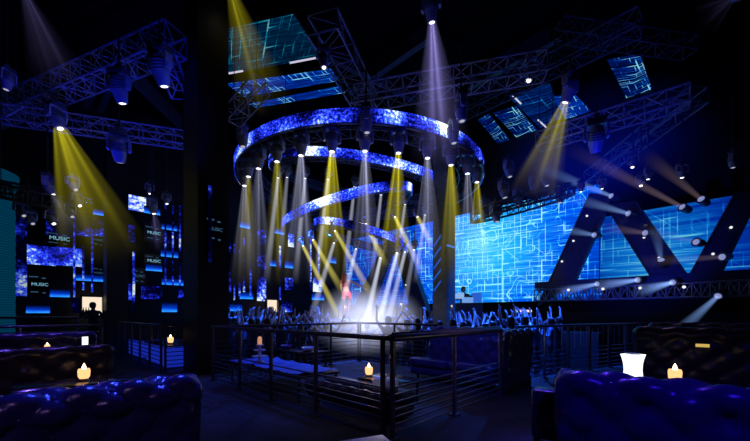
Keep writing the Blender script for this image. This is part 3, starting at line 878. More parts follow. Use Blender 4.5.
def text_obj(body, size, mat, parent, loc, rot):
    cu = bpy.data.curves.new('lettering', 'FONT'); cu.body = body; cu.size = size; cu.align_x = 'CENTER'; cu.align_y = 'CENTER'; cu.extrude = .004
    cu.materials.append(mat)
    tmp = bpy.data.objects.new('lettering', cu); COL.objects.link(tmp)
    dg = bpy.context.evaluated_depsgraph_get(); dg.update()
    me = bpy.data.meshes.new_from_object(tmp.evaluated_get(dg))
    bpy.data.objects.remove(tmp)
    o = link_mesh('lettering', me, parent); o.location = loc; o.rotation_euler = rot
    return o


def music_sign(t, w, h, mat, rot, nrm):
    """the word with short caption lines above and below; the sign's face looks along -Y locally"""
    text_obj('MUSIC', min(h * .40, w * .26), mat, t, (0.05 * w, -.012, h * .5), (PI / 2, 0, 0))
    mb = MB()
    for x, z, l in ((-.22, .80, .40), (.22, .76, .18), (-.18, .20, .34), (.24, .17, .14)):
        for k in range(6):
            mb.box((x * w + (k - 2.5) / 6 * l * w, -.01, z * h), (l * w / 6 * .7, .008, h * .045))
    mb.build('caption_line', M['text_dim'], t)


M['sign_face'] = pbr('sign_face', (0.012, 0.012, 0.02), .3)
for x0, x1, y0, y1, lab, s in signs:
    X0, X1, z0, z1 = wall_rect(x0, x1, y0, y1)
    t = thing('music_sign', 'dark panel with MUSIC in cyan letters, ' + lab, 'sign', ((X0 + X1) / 2, YW, z0), 0, 'music signs')
    MB().box((0, .04, (z1 - z0) / 2), (X1 - X0, .08, z1 - z0)).build('sign_face', M['sign_face'], t)
    music_sign(t, X1 - X0, z1 - z0, M['text'] if s == 1 else M['text_dim'], None, None)

# teal column at the left edge
tcol = at(-27, 314, 10.6)
t = thing('teal_column', 'wide teal glowing ribbed column beside the oval truss', 'column', (tcol.x, tcol.y, 0))
zt_ = at(0, 158, 9.8).z
mb = MB(); rings = []
nn = 40
for i in range(nn + 1):
    z = zt_ * i / nn; r = .92 if i % 2 else .90
    if i > nn * .93: r += .10
    rings.append([Vector((math.cos(2 * PI * k / 28) * r, math.sin(2 * PI * k / 28) * r, z)) for k in range(28)])
mb.loft(rings); mb.build('led_skin', M['teal'], t, smooth=True)
MB().lathe([(.95, 0), (.95, .25), (.93, .28), (0, .28), (0, 0)], 28).build('column_foot', M['black'], t)

# structural columns


def column(name, c, w, d, z1, label, mat):
    t = thing(name, label, 'column', (c[0], c[1], 0))
    MB().box((0, 0, z1 / 2), (w, d, z1)).build('shaft', mat, t)
    return t


big = column('square_column', (3.08, 8.58), .68, .96, RZ1 - .02, 'massive square black column with dim music letters, beside the booth railing', M['column'])
# dim letters on its right face
f = MB().box((0.05, -.487, 2.35), (.40, .012, .9)).build('led_face', M['star_dark'], big)
tx = thing('music_sign', 'dim dark panel reading MUSIC on the massive square column', 'sign', (3.10, 8.095, 2.95), 0, 'music signs')
MB().box((0, -.004, .35), (.42, .008, .7)).build('sign_face', M['sign_face'], tx)
music_sign(tx, .42, .7, M['text_dim'], None, None)
bpy.data.objects.remove(f)
for x0, x1, y0, y1, lab in ((208, 211.5, 186, 262, 'thin dim LED strip running up the massive square column'),):
    X0, X1, z0, z1 = wall_rect(x0, x1, y0, y1, 8.09)
    t = thing('led_strip', lab, 'LED strip', ((X0 + X1) / 2, 8.09, z0), 0, 'upright LED strips')
    uv_quad('screen_face', [(-(X1 - X0) / 2, -.02, 0), ((X1 - X0) / 2, -.02, 0), ((X1 - X0) / 2, -.02, z1 - z0), (-(X1 - X0) / 2, -.02, z1 - z0)], M['star_dark'], t)
    MB().box((0, -.01, (z1 - z0) / 2), (X1 - X0, .016, z1 - z0)).build('wall_mount', M['black'], t)
pc = at(116, 314, 12.2)
column('square_column', (pc.x, pc.y), .62, .62, on_y(116, 143, 15.2).z, 'slender square black column standing in the slanting yellow beam', M['column'])
# column right of the stage
pc = at(444, 314, 10.8)
M['column_olive'] = pbr('column_olive', (0.085, 0.09, 0.08), .45)
t = thing('square_column', 'dark column with slanting blue light stripes, beside the big screen', 'column', (pc.x, pc.y, -.55))
wcol = .50
MB().box((0, 0, 5.2), (wcol, wcol, 10.3)).build('shaft', M['column_olive'], t)
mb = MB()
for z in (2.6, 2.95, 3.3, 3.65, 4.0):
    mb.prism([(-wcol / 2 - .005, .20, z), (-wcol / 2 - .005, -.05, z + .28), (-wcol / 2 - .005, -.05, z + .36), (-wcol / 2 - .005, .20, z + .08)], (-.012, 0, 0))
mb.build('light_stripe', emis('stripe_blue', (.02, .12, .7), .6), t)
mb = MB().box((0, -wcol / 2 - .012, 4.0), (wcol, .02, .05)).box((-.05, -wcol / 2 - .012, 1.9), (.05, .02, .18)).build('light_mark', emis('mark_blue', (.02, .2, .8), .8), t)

# ------------------------------------------------------------------ ceiling screens
def ceil_screen(px4, label, mat, slots=(), z=9.25):
    c = [on_z(a, b, z) for a, b in px4]
    m = sum(c, Vector()) / 4
    t = thing('ceiling_screen', label, 'screen', m, 0, 'ceiling screens')
    c = [p - m for p in c]
    uv_quad('screen_face', [c[3], c[2], c[1], c[0]], mat, t)
    mb = MB().prism([p * 1.02 + Vector((0, 0, .01)) for p in c], (0, 0, .12)); mb.build('housing', M['black'], t)
    for p in c[::2]:
        MB().tube(p * .8 + Vector((0, 0, .1)), p * .8 + Vector((0, 0, RZ1 - z)), .02, 5).build('hanging_pole', M['cable'], t)
    for (a, b, a2, b2) in slots:
        p, q = on_z(a, b, z - .02) - m, on_z(a2, b2, z - .02) - m
        mb = MB()
        for k in range(14):
            u0 = p + (q - p) * (k / 14); u1 = p + (q - p) * ((k + .78) / 14)
            mb.tube(u0, u1, .035, 4)
        mb.build('light_slot', M['slot'], t)
    return t


M['cs_dim'] = circuit('cs_dim', .45, base=(0.0, 0.004, 0.03), mid=(0.0, .08, .22), line=(0.0, .42, .6), scale=.9, streak=.12, seed=4.0, grid=.6, curl=.15, bias=.04)
M['cs_blue'] = circuit('cs_blue', .85, base=(0.0, 0.004, 0.06), mid=(0.0, .05, .6), line=(0.0, .30, 1.0), scale=1.3, streak=.25, seed=7.0, grid=.95, curl=.3, bias=.03)
M['cs_blue2'] = circuit('cs_blue2', .75, base=(0.0, 0.002, 0.03), mid=(0.0, .03, .4), line=(0.0, .25, .95), scale=1.3, streak=.2, seed=17.0, grid=1.0, curl=.4, bias=.0)
M['cs_streak'] = circuit('cs_streak', .55, base=(0.0, 0.002, 0.02), mid=(0.0, .04, .35), line=(0.0, .3, .8), scale=1.0, streak=.40, seed=27.0, grid=.25, curl=.05)
ceil_screen([(222, 30), (293, 14), (321, 57), (222, 76)], 'largest ceiling screen, dim teal grid, above the LED ring', M['cs_dim'], slots=((229, 73.5, 243, 71), (290, 63, 319, 57.5)))
ceil_screen([(226, 84), (331, 69), (339, 81), (244, 97)], 'bright blue ceiling screen below the largest one', M['cs_blue'])
ceil_screen([(249, 104), (340, 86), (345, 93), (256, 108)], 'narrow bright blue ceiling screen just above the largest LED ring', M['cs_blue'])
ceil_screen([(607, 60), (640, 54), (653, 92), (629, 103)], 'upright blue ceiling screen hanging alone above the leaning frames', M['cs_blue2'])
ceil_screen([(553, 97), (574, 93), (593, 114), (566, 121)], 'blue ceiling screen directly behind the yellow-white beam lamp', M['cs_blue'])
ceil_screen([(493, 113), (516, 106), (538, 131), (519, 140)], 'angled blue ceiling screen, wider of the pair beside the largest ring', M['cs_blue2'])
ceil_screen([(478, 120), (489, 114), (512, 143), (503, 150)], 'angled blue ceiling screen, narrow one touching the largest ring in view', M['cs_blue2'])
ceil_screen([(508, 96), (550, 84), (562, 118), (540, 128)], 'very dark ceiling screen with two white light slots', M['cs_streak'], slots=((513, 96, 521, 104), (538, 120, 549, 130)))
ceil_screen([(8, 127), (34, 124), (66, 152), (40, 156)], 'cyan streaked ceiling screen above the oval truss by the teal column', M['cs_streak'])
ceil_screen([(70, 134), (92, 132), (106, 150), (104, 164)], 'cyan streaked ceiling screen behind the slanting yellow beam', M['cs_streak'], slots=((91, 157, 101, 164),))
ceil_screen([(129, 143), (168, 145), (186, 168), (150, 168)], 'cyan streaked ceiling screen between the dark columns', M['cs_streak'], slots=((168, 147, 173, 153), (180, 165, 184, 170)))

# ------------------------------------------------------------------ people
def person_mesh(name, J, mats, bands, sub=1, hands=None):
    """J: joint -> (co, radius, parent). one skinned body; bands(face centre)->material index"""
    names = list(J); idx = {n: i for i, n in enumerate(names)}
    me = bpy.data.meshes.new(name)
    me.from_pydata([tuple(J[n][0]) for n in names], [(idx[n], idx[J[n][2]]) for n in names if J[n][2]], [])
    o = bpy.data.objects.new(name, me); COL.objects.link(o)
    sk = o.modifiers.new('s', 'SKIN'); sk.use_smooth_shade = True
    lay = me.skin_vertices[0].data if len(me.skin_vertices) else None
    if lay is None:
        bm = bmesh.new(); bm.from_mesh(me); bm.verts.layers.skin.verify(); bm.to_mesh(me); bm.free(); lay = me.skin_vertices[0].data
    for n in names:
        r = J[n][1]; r = r if isinstance(r, tuple) else (r, r)
        lay[idx[n]].radius = r; lay[idx[n]].use_root = (n == 'pelvis')
    ss = o.modifiers.new('u', 'SUBSURF'); ss.levels = sub; ss.render_levels = sub
    dg = bpy.context.evaluated_depsgraph_get(); dg.update()
    ev = o.evaluated_get(dg)
    out = bpy.data.meshes.new_from_object(ev)
    bpy.data.objects.remove(o)
    out.name = name
    out.materials.clear()
    for m in mats: out.materials.append(m)
    for p in out.polygons:
        p.material_index = bands(p.center); p.use_smooth = True
    return out


def skeleton(arms, legs=None, lean=(0, 0), fingers=True, fem=False):
    lx, ly = lean
    sh = .165 if fem else .195
    J = {}
    J['pelvis'] = ((0, 0, .95), (.15 if fem else .145, .11), None)
    J['spine'] = ((lx * .3, ly * .3, 1.13), (.115 if fem else .135, .095), 'pelvis')
    J['chest'] = ((lx * .7, ly * .7, 1.33), (.135 if fem else .165, .11), 'spine')
    J['neck'] = ((lx, ly, 1.49), .052, 'chest')
    J['chin'] = ((lx * 1.1, ly * 1.1 + .015, 1.555), (.062, .07), 'neck')
    J['head'] = ((lx * 1.2, ly * 1.2 + .01, 1.64), (.078, .095), 'chin')
    J['crown'] = ((lx * 1.25, ly * 1.2, 1.705), (.062, .075), 'head')
    J['nose'] = ((lx * 1.2, ly * 1.2 + .112, 1.625), .014, 'head')
    for s, nm in ((-1, 'l'), (1, 'r')):
        e, w = arms[0 if s < 0 else 1]
        J['sh' + nm] = ((lx * .8 + s * sh, ly * .8, 1.42), .06, 'chest')
        J['el' + nm] = (e, .042, 'sh' + nm)
        J['wr' + nm] = (w, .028, 'el' + nm)
        d = (Vector(w) - Vector(e)).normalized()
        palm = Vector(w) + d * .07
        J['pa' + nm] = (tuple(palm), (.038, .018), 'wr' + nm)
        if fingers:
            sd = d.cross(Vector((0, 1, 0))).normalized() if abs(d.y) < .95 else Vector((1, 0, 0))
            for k, (off, ln) in enumerate(((-.032, .06), (-.011, .075), (.011, .07), (.032, .055))):
                b = palm + sd * off + d * .035
                J['f%d%s' % (k, nm)] = (tuple(b), .009, 'pa' + nm)
                J['g%d%s' % (k, nm)] = (tuple(b + d * ln + Vector((0, .02, 0))), .007, 'f%d%s' % (k, nm))
            J['th' + nm] = (tuple(palm - sd * .055 + d * .005), .010, 'pa' + nm)
            J['tt' + nm] = (tuple(palm - sd * .07 + d * .045), .008, 'th' + nm)
        if legs: k_, a_, t_ = legs[0 if s < 0 else 1]
        else: k_, a_, t_ = (s * .11, .02, .50), (s * .115, -.02, .09), (s * .125, .14, .035)
        J['hi' + nm] = ((s * .095, 0, .88), .085, 'pelvis')
        J['kn' + nm] = (k_, .056, 'hi' + nm)
        J['ca' + nm] = (tuple(Vector(k_).lerp(Vector(a_), .35) + Vector((0, -.015, 0))), .056, 'kn' + nm)
        J['an' + nm] = (a_, .036, 'ca' + nm)
        J['to' + nm] = (t_, (.035, .028), 'an' + nm)
    return J


def crowd_bands(c):
    if c.z > 1.47 and abs(c.x) < .13: return 0
    if c.z < .09: return 3
    if c.z < .93: return 2
    if abs(c.x) > .30 or c.z > 1.55: return 0
    return 1


poses = {
    'up': [((-.33, .06, 1.62), (-.30, .10, 1.90)), ((.34, .05, 1.63), (.36, .08, 1.92))],
    'wide': [((-.42, .05, 1.55), (-.55, .10, 1.82)), ((.40, .05, 1.56), (.52, .10, 1.85))],
    'one': [((-.25, .02, 1.15), (-.20, .22, 1.05)), ((.30, .08, 1.66), (.22, .12, 1.95))],
    'clap': [((-.34, .12, 1.60), (-.12, .18, 1.84)), ((.34, .12, 1.60), (.12, .18, 1.86))],
    'down': [((-.27, -.02, 1.15), (-.26, .14, .98)), ((.27, -.02, 1.15), (.26, .16, .99))],
    'bent': [((-.30, .05, 1.18), (-.16, .26, 1.28)), ((.30, .05, 1.18), (.16, .26, 1.30))],
}
POSE_TXT = {'up': 'with both arms raised straight', 'wide': 'with arms raised in a wide V', 'one': 'with one arm raised', 'clap': 'clapping overhead', 'down': 'with arms hanging down', 'bent': 'with forearms bent in front'}


def hair_mesh(kind):
    mb = MB()
    prof = [(.0, .115), (.05, .108), (.085, .075), (.1, .02), (.098, -.04), (.085, -.09)]
    if kind == 'long': prof += [(.095, -.16), (.09, -.24), (.06, -.28), (0, -.285)]
    else: prof += [(.06, -.10), (0, -.10)]
    prof = list(reversed(prof))
    mb.lathe(prof, 14, Matrix.Diagonal(Vector((.95, 1.12, 1))).to_3x3(), 0, (0, -.025, 1.645))
    return mb.mesh('hair', M['hair'], smooth=True)


HAIR = {'short': hair_mesh('short'), 'long': hair_mesh('long')}
PM = {}
for i, (k, a) in enumerate(poses.items()):
    PM[k] = person_mesh('person', skeleton(a), [M['skin2'], SHIRTS[i % 4], M['trousers'], M['shoe']], crowd_bands)

POD = (RC.x, RC.y)


def inside(x, y):
    if y < 3.4 or x < 4.1 or x > 12.4 or y > 15.5: return False
    if x < 7.4 and y < 7.9: return False
    if x < 4.2 and y > 7.5: return False
    if y < 2.85 + (6.95 - x) * .297 + .5: return False
    if math.hypot(x - POD[0], y - POD[1]) < 2.75: return False
    dcol = at(444, 314, 10.8)
    if math.hypot(x - dcol.x, y - dcol.y) < .75: return False
    return True


pts = []
tries = 0
while len(pts) < 140 and tries < 20000:
    tries += 1
    if random.random() < .72:
        px, d = random.uniform(205, 640), random.uniform(9.2, 12.6)
    else:
        px, d = random.uniform(205, 600), random.uniform(9.2, 17.5)
    p = at(px, 314, d)
    if not inside(p.x, p.y): continue
    if any((p.x - q[0]) ** 2 + (p.y - q[1]) ** 2 < .56 ** 2 for q in pts): continue
    pts.append((p.x, p.y))
kinds = list(poses)
for (x, y) in pts:
    k = random.choices(kinds, [4, 4, 3, 3, 2, 1])[0]
    hk = random.choice(['short', 'short', 'long'])
    o = link_mesh('person', PM[k])
    s = random.uniform(.94, 1.06)
    face = math.atan2(POD[1] - y, POD[0] - x) - PI / 2 + random.uniform(-.5, .5)
    o.location = (x, y, -.55); o.rotation_euler = (0, 0, face); o.scale = (s, s, s)
    tag(o, 'dark %s-haired clubber %s in the crowd around the stage' % (hk, POSE_TXT[k]), 'person', '%s-haired crowd members %s' % (hk, POSE_TXT[k]))
    link_mesh('hair', HAIR[hk], o)

nph = 0
for o in [o for o in COL.objects if o.get('category') == 'person' and o.data == PM['one']]:
    if nph >= 8: break
    nph += 1
    hand = Vector((.215, .15, 2.06)); hand = o.location + Matrix.Rotation(o.rotation_euler.z, 3, 'Z') @ (hand * o.scale.x)
    t = thing('mobile_phone', 'small glowing phone held up by a clubber in the crowd', 'phone', hand, o.rotation_euler.z, 'phones held up in the crowd')
    MB().rbox((0, 0, 0), (.08, .012, .16), .005, n=1).build('phone_case', M['black'], t)
    MB().box((0, -.008, 0), (.07, .003, .14)).build('screen_face', M['cream_glow'], t)

# stage podium
t = thing('stage_podium', 'round black stage podium with a glowing rim under the rings', 'stage', (RC.x, RC.y, -.55))
MB().lathe([(0, 0), (2.0, 0), (2.0, .1), (1.9, .12), (1.9, 1.62), (2.02, 1.65), (2.02, 1.72), (1.98, 1.75), (0, 1.75)], 48).build('stage_deck', M['dance'], t, smooth=True)
MB().lathe([(2.03, 1.66), (2.05, 1.67), (2.05, 1.71), (2.03, 1.72)], 48).build('light_rim', M['edge_white'], t, smooth=True)

# dancer
dp = at(346.5, 318, 13.2)
dz = 1.2
dsk = skeleton([((-.22, -.05, 1.20), (-.17, .06, .98)), ((.42, .02, 1.30), (.66, .05, 1.16))],
               legs=[((-.06, .10, .50), (-.03, -.06, .09), (-.04, .10, .03)), ((.10, .03, .49), (.05, .06, .09), (.06, .22, .03))], lean=(-.05, .02), fem=True)


def dancer_bands(c): return 0


dm = person_mesh('person', dsk, [M['skin']], dancer_bands, sub=2)
dancer = link_mesh('person', dm); dancer.location = (dp.x, dp.y, dz); dancer.rotation_euler = (0, 0, math.atan2(CAMY.y, CAMY.x) - PI / 2 - .15)
tag(dancer, 'dancer in pink shorts and top with long reddish hair, dancing on the stage', 'person')
MB().lathe([(.105, -.30), (.125, -.22), (.12, -.08), (.10, .02), (.085, .08), (.04, .115), (0, .12)], 16, Matrix.Diagonal(Vector((1.0, .95, 1))).to_3x3(), 0, (-.075, -.045, 1.645)).build('hair', M['hair_red'], dancer, smooth=True)
mb = MB().lathe([(.17, .84), (.178, .90), (.172, .96), (.155, 1.02), (.15, 1.02)], 18, Matrix.Diagonal(Vector((1, .82, 1))).to_3x3())
for s in (-1, 1): mb.lathe([(.108, .74), (.112, .80), (.10, .90)], 14, None, 0, (s * .085, .01, 0))
mb.build('shorts', M['dress'], dancer, smooth=True)
MB().lathe([(.145, 1.20), (.165, 1.26), (.17, 1.36), (.155, 1.40), (.15, 1.40)], 18, Matrix.Diagonal(Vector((1, .78, 1))).to_3x3(), 0, (-.03, .012, 0)).build('crop_top', M['dress'], dancer, smooth=True)
mb = MB()
for a_ in (dsk['anl'][0], dsk['anr'][0]):
    mb.lathe([(.05, -.09), (.055, .0), (.062, .16), (.066, .2), (.06, .2)], 12, None, 0, (a_[0], a_[1], a_[2]))
    mb.box((a_[0], a_[1] + .08, .03), (.085, .24, .05))
mb.build('boots', M['dress'], dancer, smooth=True)

# DJ and booth
struct('trim_2', MB().box((13.7, 7.2, .1), (1.9, 9.5, 1.3)), M['wall'])
dj = at(463.5, 314, 14.2)
djp = link_mesh('person', PM['bent']); djp.location = (dj.x, dj.y, .75); djp.rotation_euler = (0, 0, math.atan2(-CAMY.y, -CAMY.x) - PI / 2)
tag(djp, 'disc jockey in dark clothes standing behind the white booth by the screen', 'person')
link_mesh('hair', HAIR['short'], djp)
bt = at(468, 314, 13.5)
t = thing('dj_booth', 'white stepped booth in front of the big screen', 'booth', (bt.x, bt.y, .75), math.atan2(CAMY.y, CAMY.x) - PI / 2)
zb_ = EYE + (HY - 303) / F_PX * 13.5 - .75
MB().rbox((0, 0, zb_ / 2), (1.0, .5, zb_), .03).build('booth_base', M['fixture_dark'], t)
for x0, x1, y0, y1, col_ in ((456, 463, 293, 298.5, (.30, .55, 1)), (463, 472, 297.5, 303, (.2, .42, .95)), (472, 480, 293, 302, (.03, .14, .75))):
    a = (x0 - 468) / F_PX * 13.5; b = (x1 - 468) / F_PX * 13.5
    zz1 = EYE + (HY - y0) / F_PX * 13.5 - .75; zz0 = max(zb_, EYE + (HY - y1) / F_PX * 13.5 - .75)
    MB().rbox(((a + b) / 2, 0, (zz0 + zz1) / 2), (b - a - .01, .45, zz1 - zz0), .03).build('booth_block', emis('booth_block', col_, .8), t)  # white blocks emit blue; light on them is put into emission
MB().rbox((-.05, .05, EYE + (HY - 298) / F_PX * 13.5 - .75 + .05), (.4, .3, .08), .02).build('mixer', M['fixture_dark'], t)

bl = at(524, 311, 12.0)
t = thing('light_tube', 'short cream light tube on a post before the big screen', 'light', (bl.x, bl.y, -.55))
MB().tube((0, 0, 0), (0, 0, bl.z + .5), .03, 8).lathe([(.2, 0), (.2, .03), (0, .03)], 14).build('post', M['fixture_dark'], t)
d_ = CAMX * .26
MB().tube(Vector((0, 0, bl.z + .55)) - d_, Vector((0, 0, bl.z + .55)) + d_, .045, 10).build('tube', M['cream_glow'], t, smooth=True)

# bright bar niches on the far walls
def niche(px0, px1, py0, py1, label, person=None, Y=YW - .25):
    X0, X1, z0, z1 = wall_rect(px0, px1, py0, py1, Y)
    t = thing('bar_niche', label, 'bar', ((X0 + X1) / 2, Y, z0), 0, 'backlit bar niches')
    w, h = X1 - X0, z1 - z0
    MB().box((0, .1, h / 2), (w, .04, h)).build('back_panel', M['cream_glow'], t)
    MB().box((0, -.15, -.05), (w + .1, .5, .1)).build('bar_top', M['tabletop'], t)
    mb = MB()
    for x in (-w / 2, w / 2): mb.box((x, 0, h / 2), (.05, .2, h))
    mb.box((0, 0, h + .03), (w + .1, .24, .06)); mb.build('niche_frame', M['black'], t)
    mb = MB()
    for k in range(5):
        mb.lathe([(.03, 0), (.035, .02), (.035, .16), (.012, .22), (.012, .28)], 8, None, 0, (-w * .4 + k * w * .12, -.02, 0))
    mb.build('bottle_row', M['fixture_dark'], t)
    return t


niche(81, 103, 297, 315, 'bright cream bar niche with a dark figure in front')
niche(266, 278, 300, 312, 'small bright cream bar niche above the crowd before the stage')
X0, X1, z0, z1 = wall_rect(81, 103, 297, 315, YW - .8)
bp_ = link_mesh('person', PM['bent']); bp_.location = (X0 + (X1 - X0) * .55, YW - .75, 0); bp_.rotation_euler = (0, 0, PI + .3); bp_.scale = (1.02,) * 3
tag(bp_, 'dark figure standing before the bright bar niche near the slender column', 'person')
link_mesh('hair', HAIR['short'], bp_)

# ------------------------------------------------------------------ railings
def railing(p0, p1, label, posts, z0=0.0, h=1.1, nb=7, b0=.07, b1=.56, rr=.03, mat='rail', vert=0, mid=None):
    p0, p1 = Vector((p0[0], p0[1], z0)), Vector((p1[0], p1[1], z0))
    d = p1 - p0; L = d.length; d.normalize()
    t = thing('metal_railing', label, 'railing', p0, math.atan2(d.y, d.x), 'metal railings')
    MB().tube((-.03, 0, h), (L + .03, 0, h), rr, 12).build('handrail', M[mat], t, smooth=True)
    for f in posts:
        MB().rbox((f * L, 0, h / 2 - .01), (.05, .05, h - .02), .01, n=1).box((f * L, 0, .01), (.12, .12, .02)).build('post', M[mat], t)
    for k in range(nb):
        z = b0 + (b1 - b0) * k / max(1, nb - 1)
        MB().tube((0, 0, z), (L, 0, z), .011, 6).build('bar', M[mat], t)
    if vert:
        for k in range(1, vert):
            MB().tube((k * L / vert, 0, b1), (k * L / vert, 0, h), .009, 5).build('baluster', M[mat], t)
    if mid:
        MB().tube((0, 0, h + .05), (L, 0, h + .05), .014, 6).build('top_bar', M[mat], t)
    return t


railing((2.74, 2.49), (2.74, 7.24), 'long dark railing of the middle booth, running away to the dark column', [0.008, .263, .51, .74, 1.0], mat='rail_dark')
railing((2.80, 2.44), (5.49, 2.44), 'front railing of the middle booth with a thick shiny handrail', [0.0, .47, 1.0], rr=.045, mid=True)
railing((2.80, 7.24), (6.8, 7.24), 'far railing of the middle booth, next to the crowd', [.25, .5, .75, 1], mat='rail_dark', nb=8, b1=.8)
railing((6.85, 4.6), (6.85, 7.2), 'side railing of the middle booth behind the tufted sofa', [0, .5, 1], mat='rail_dark', nb=8, b1=.8)
railing((2.29, 9.14), (2.29, 14.2), 'lounge railing with upright bars running away behind the slender column', [0, .2, .4, .6, .8, 1], mat='rail_dark', nb=6, vert=20)
railing((2.34, 9.10), (3.70, 9.10), 'short lounge railing ending at the massive column', [.02, .5, 1], mat='rail_dark', nb=6, vert=6)
railing((7.0, 2.75), (10.4, 1.78), 'railing with upright bars before the crowd, section next to the booth', [0, .25, .5, .75, 1], z0=0, mat='rail', nb=6, vert=14, rr=.028)
railing((10.45, 1.77), (13.6, .86), 'railing with upright bars before the crowd, section next to the big screen', [0, .25, .5, .75, 1], z0=0, mat='rail', nb=6, vert=14, rr=.028)
railing((-4.0, 10.15), (1.33, 10.15), 'railing with two level bars just behind the blue-topped sofa', [0, .25, .5, .75, 1], mat='rail', nb=2, b0=.8, b1=.95)
railing((-4.0, 12.4), (1.1, 12.4), 'higher railing under the music signs near the teal column', [0, .33, .66, 1], mat='rail', nb=2, b0=.9, b1=1.05, h=1.27)

# ------------------------------------------------------------------ tufted sofas
def tuft(x, s, p, q):
    a, b = PI * (x / p + s / q) / 2, PI * (x / p - s / q) / 2
    f = math.sqrt(abs(math.sin(a) * math.sin(b)))
    return f


def sofa(label, loc, rz, L, H=.85, leather='leather', p=.22, q=.2, amp=.05, res=10, roll=.11, seat=True, depth=.8, sz=.36):
    """local x along the length, back's outer face at y=0 looking to -y, seat toward +y"""
    t = thing('tufted_sofa', label, 'sofa', loc, rz, 'tufted leather sofas')
    mat = M[leather]
    # profile: up the outside, over the rolled top, down the inside
    prof = []
    z_lo = .12
    for i in range(16): prof.append((0.06 - .06 * math.sin(PI * i / 32), z_lo + (H - roll * 1.6 - z_lo) * i / 15))
    c = (roll * .75, H - roll)
    a0, a1 = PI + .55, -.75
    for i in range(1, 16):
        a = a0 + (a1 - a0) * i / 15
        prof.append((c[0] + math.cos(a) * roll, c[1] + math.sin(a) * roll))
    zi = prof[-1][1]
    for i in range(1, 9): prof.append((c[0] + .10 + .03 * i / 8, zi + (.36 - zi) * i / 8))
    P2 = [Vector((0, y, z)) for y, z in prof]
    sl = [0]
    for i in range(1, len(P2)): sl.append(sl[-1] + (P2[i] - P2[i - 1]).length)
    tot = sl[-1]
    ns = int(tot / (q / res * 2)) + 1
    nx = int(L / (p / res * 2)) + 1

    def ev(s):
        s = max(0, min(tot, s))
        for i in range(1, len(sl)):
            if s <= sl[i] or i == len(sl) - 1:
                f = (s - sl[i - 1]) / max(1e-6, sl[i] - sl[i - 1]); return P2[i - 1].lerp(P2[i], f), (P2[i] - P2[i - 1])
    vs, fs = [], []
    grid = []
    for j in range(ns + 1):
        s = tot * j / ns
        pt, tg = ev(s)
        pt2, tg2 = ev(min(tot, s + .03)); pt1, _ = ev(max(0, s - .03))
        tg = (pt2 - pt1).normalized()
        nrm = Vector((0, -tg.z, tg.y))
        grid.append((s, pt, nrm))
    for s, pt, nrm in grid:
        fe = min(1, s / .08, (tot - s) / .08)
        for i in range(nx + 1):
            x = L * i / nx
            ex = min(1, x / .10, (L - x) / .10)
            ex = math.sqrt(max(0, 1 - (1 - ex) ** 2)) if ex < 1 else 1
            d = amp * (tuft(x, s, p, q) - .45) * max(0, fe) * ex - (1 - ex) * .07
            v = pt + nrm * d
            vs.append((x, v.y, v.z))
    W_ = nx + 1
    for j in range(ns):
        for i in range(nx):
            fs.append((j * W_ + i, j * W_ + i + 1, (j + 1) * W_ + i + 1, (j + 1) * W_ + i))
    # end caps
    for i0 in (0, nx):
        ring = [j * W_ + i0 for j in range(ns + 1)]
        fs.append(tuple(ring))
    b = MB(); b.add(vs, fs); b.build('backrest', mat, t, smooth=True)
    if seat:
        MB().rbox((L / 2, depth / 2 + .2, sz - .16), (L - .06, depth - .3, .16), .04).build('base', mat, t, smooth=True)
        k = max(1, round(L / .9))
        for i in range(k):
            MB().rbox(((i + .5) * L / k, depth / 2 + .24, sz), (L / k - .02, depth - .34, .16), .05).build('seat_cushion', mat, t, smooth=True)
        for x in (.12, L - .12):
            for y in (.18, depth - .12):
                MB().lathe([(.02, 0), (.03, .02), (.035, .12)], 8, None, 0, (x, y, 0)).build('foot', M['black'], t)
    else:
        MB().rbox((L / 2, .12, .09), (L - .06, .16, .18), .03).build('plinth', M['black'], t)
    # buttons where the seams cross, on the outside and top
    bm_ = MB().ball((0, 0, 0), (.018, .018, .010), 0, 8, 5).mesh('button', mat, smooth=True)
    nb = 0
    kmax = int(tot / q) + 1
    cand = []
    for ks in range(1, kmax):
        for kx in range(0, int(L / p) + 1):
            if (kx + ks) % 2: continue
            x, s = kx * p, ks * q
            if x < .1 or x > L - .1 or s > tot - .25: continue
            cand.append((x, s))
    if len(cand) <= 99:
        for x, s in cand:
            pt, tg = ev(s); tg.normalize(); nrm = Vector((0, -tg.z, tg.y))
            o = link_mesh('button', bm_, t); o.location = Vector((x, pt.y, pt.z)) + nrm * (-.45 * amp + .004)
            o.rotation_mode = 'QUATERNION'; o.rotation_quaternion = nrm.to_track_quat('Z', 'Y')
    return t


sofa('dark tufted sofa with a shiny blue rolled end, in front of the brightest candle', (-1.5, 2.98, 0), 0, 2.56, .86, 'leather_blue', p=.15, q=.15, amp=.055, res=10, roll=.13)
sofa('dark tufted sofa directly behind the brightest candle', (-1.9, 6.95, 0), 0, 3.0, .86, 'leather', p=.22, q=.18, amp=.05, res=8)
sofa('large purple-blue tufted sofa back in front of the glowing bucket', (3.3, .99, 0), -PI / 2, 2.9, .86, 'leather_blue', p=.22, q=.18, amp=.07, res=10, roll=.13)
sofa('blue tufted sofa inside the middle booth, its seat facing us', (6.55, 2.62, 0), PI / 2, 1.9, 1.08, 'leather_blue', p=.16, q=.15, amp=.055, res=8, roll=.09)
sofa('low tufted bench along the dark railing of the middle booth', (2.95, 4.35, 0), -PI / 2, 1.62, .40, 'leather', p=.13, q=.11, amp=.035, res=7, roll=.06, depth=.62, sz=.27)
sofa('dark high-backed sofa with the tiny yellow light plate', (7.6, .95, 0), -PI / 2, 3.4, 1.14, 'leather', p=.2, q=.17, amp=.04, res=7)
sofa('dark high-backed sofa behind the one with the yellow light plate', (9.8, .95, 0), -PI / 2, 3.4, 1.18, 'leather', p=.2, q=.17, amp=.04, res=6)
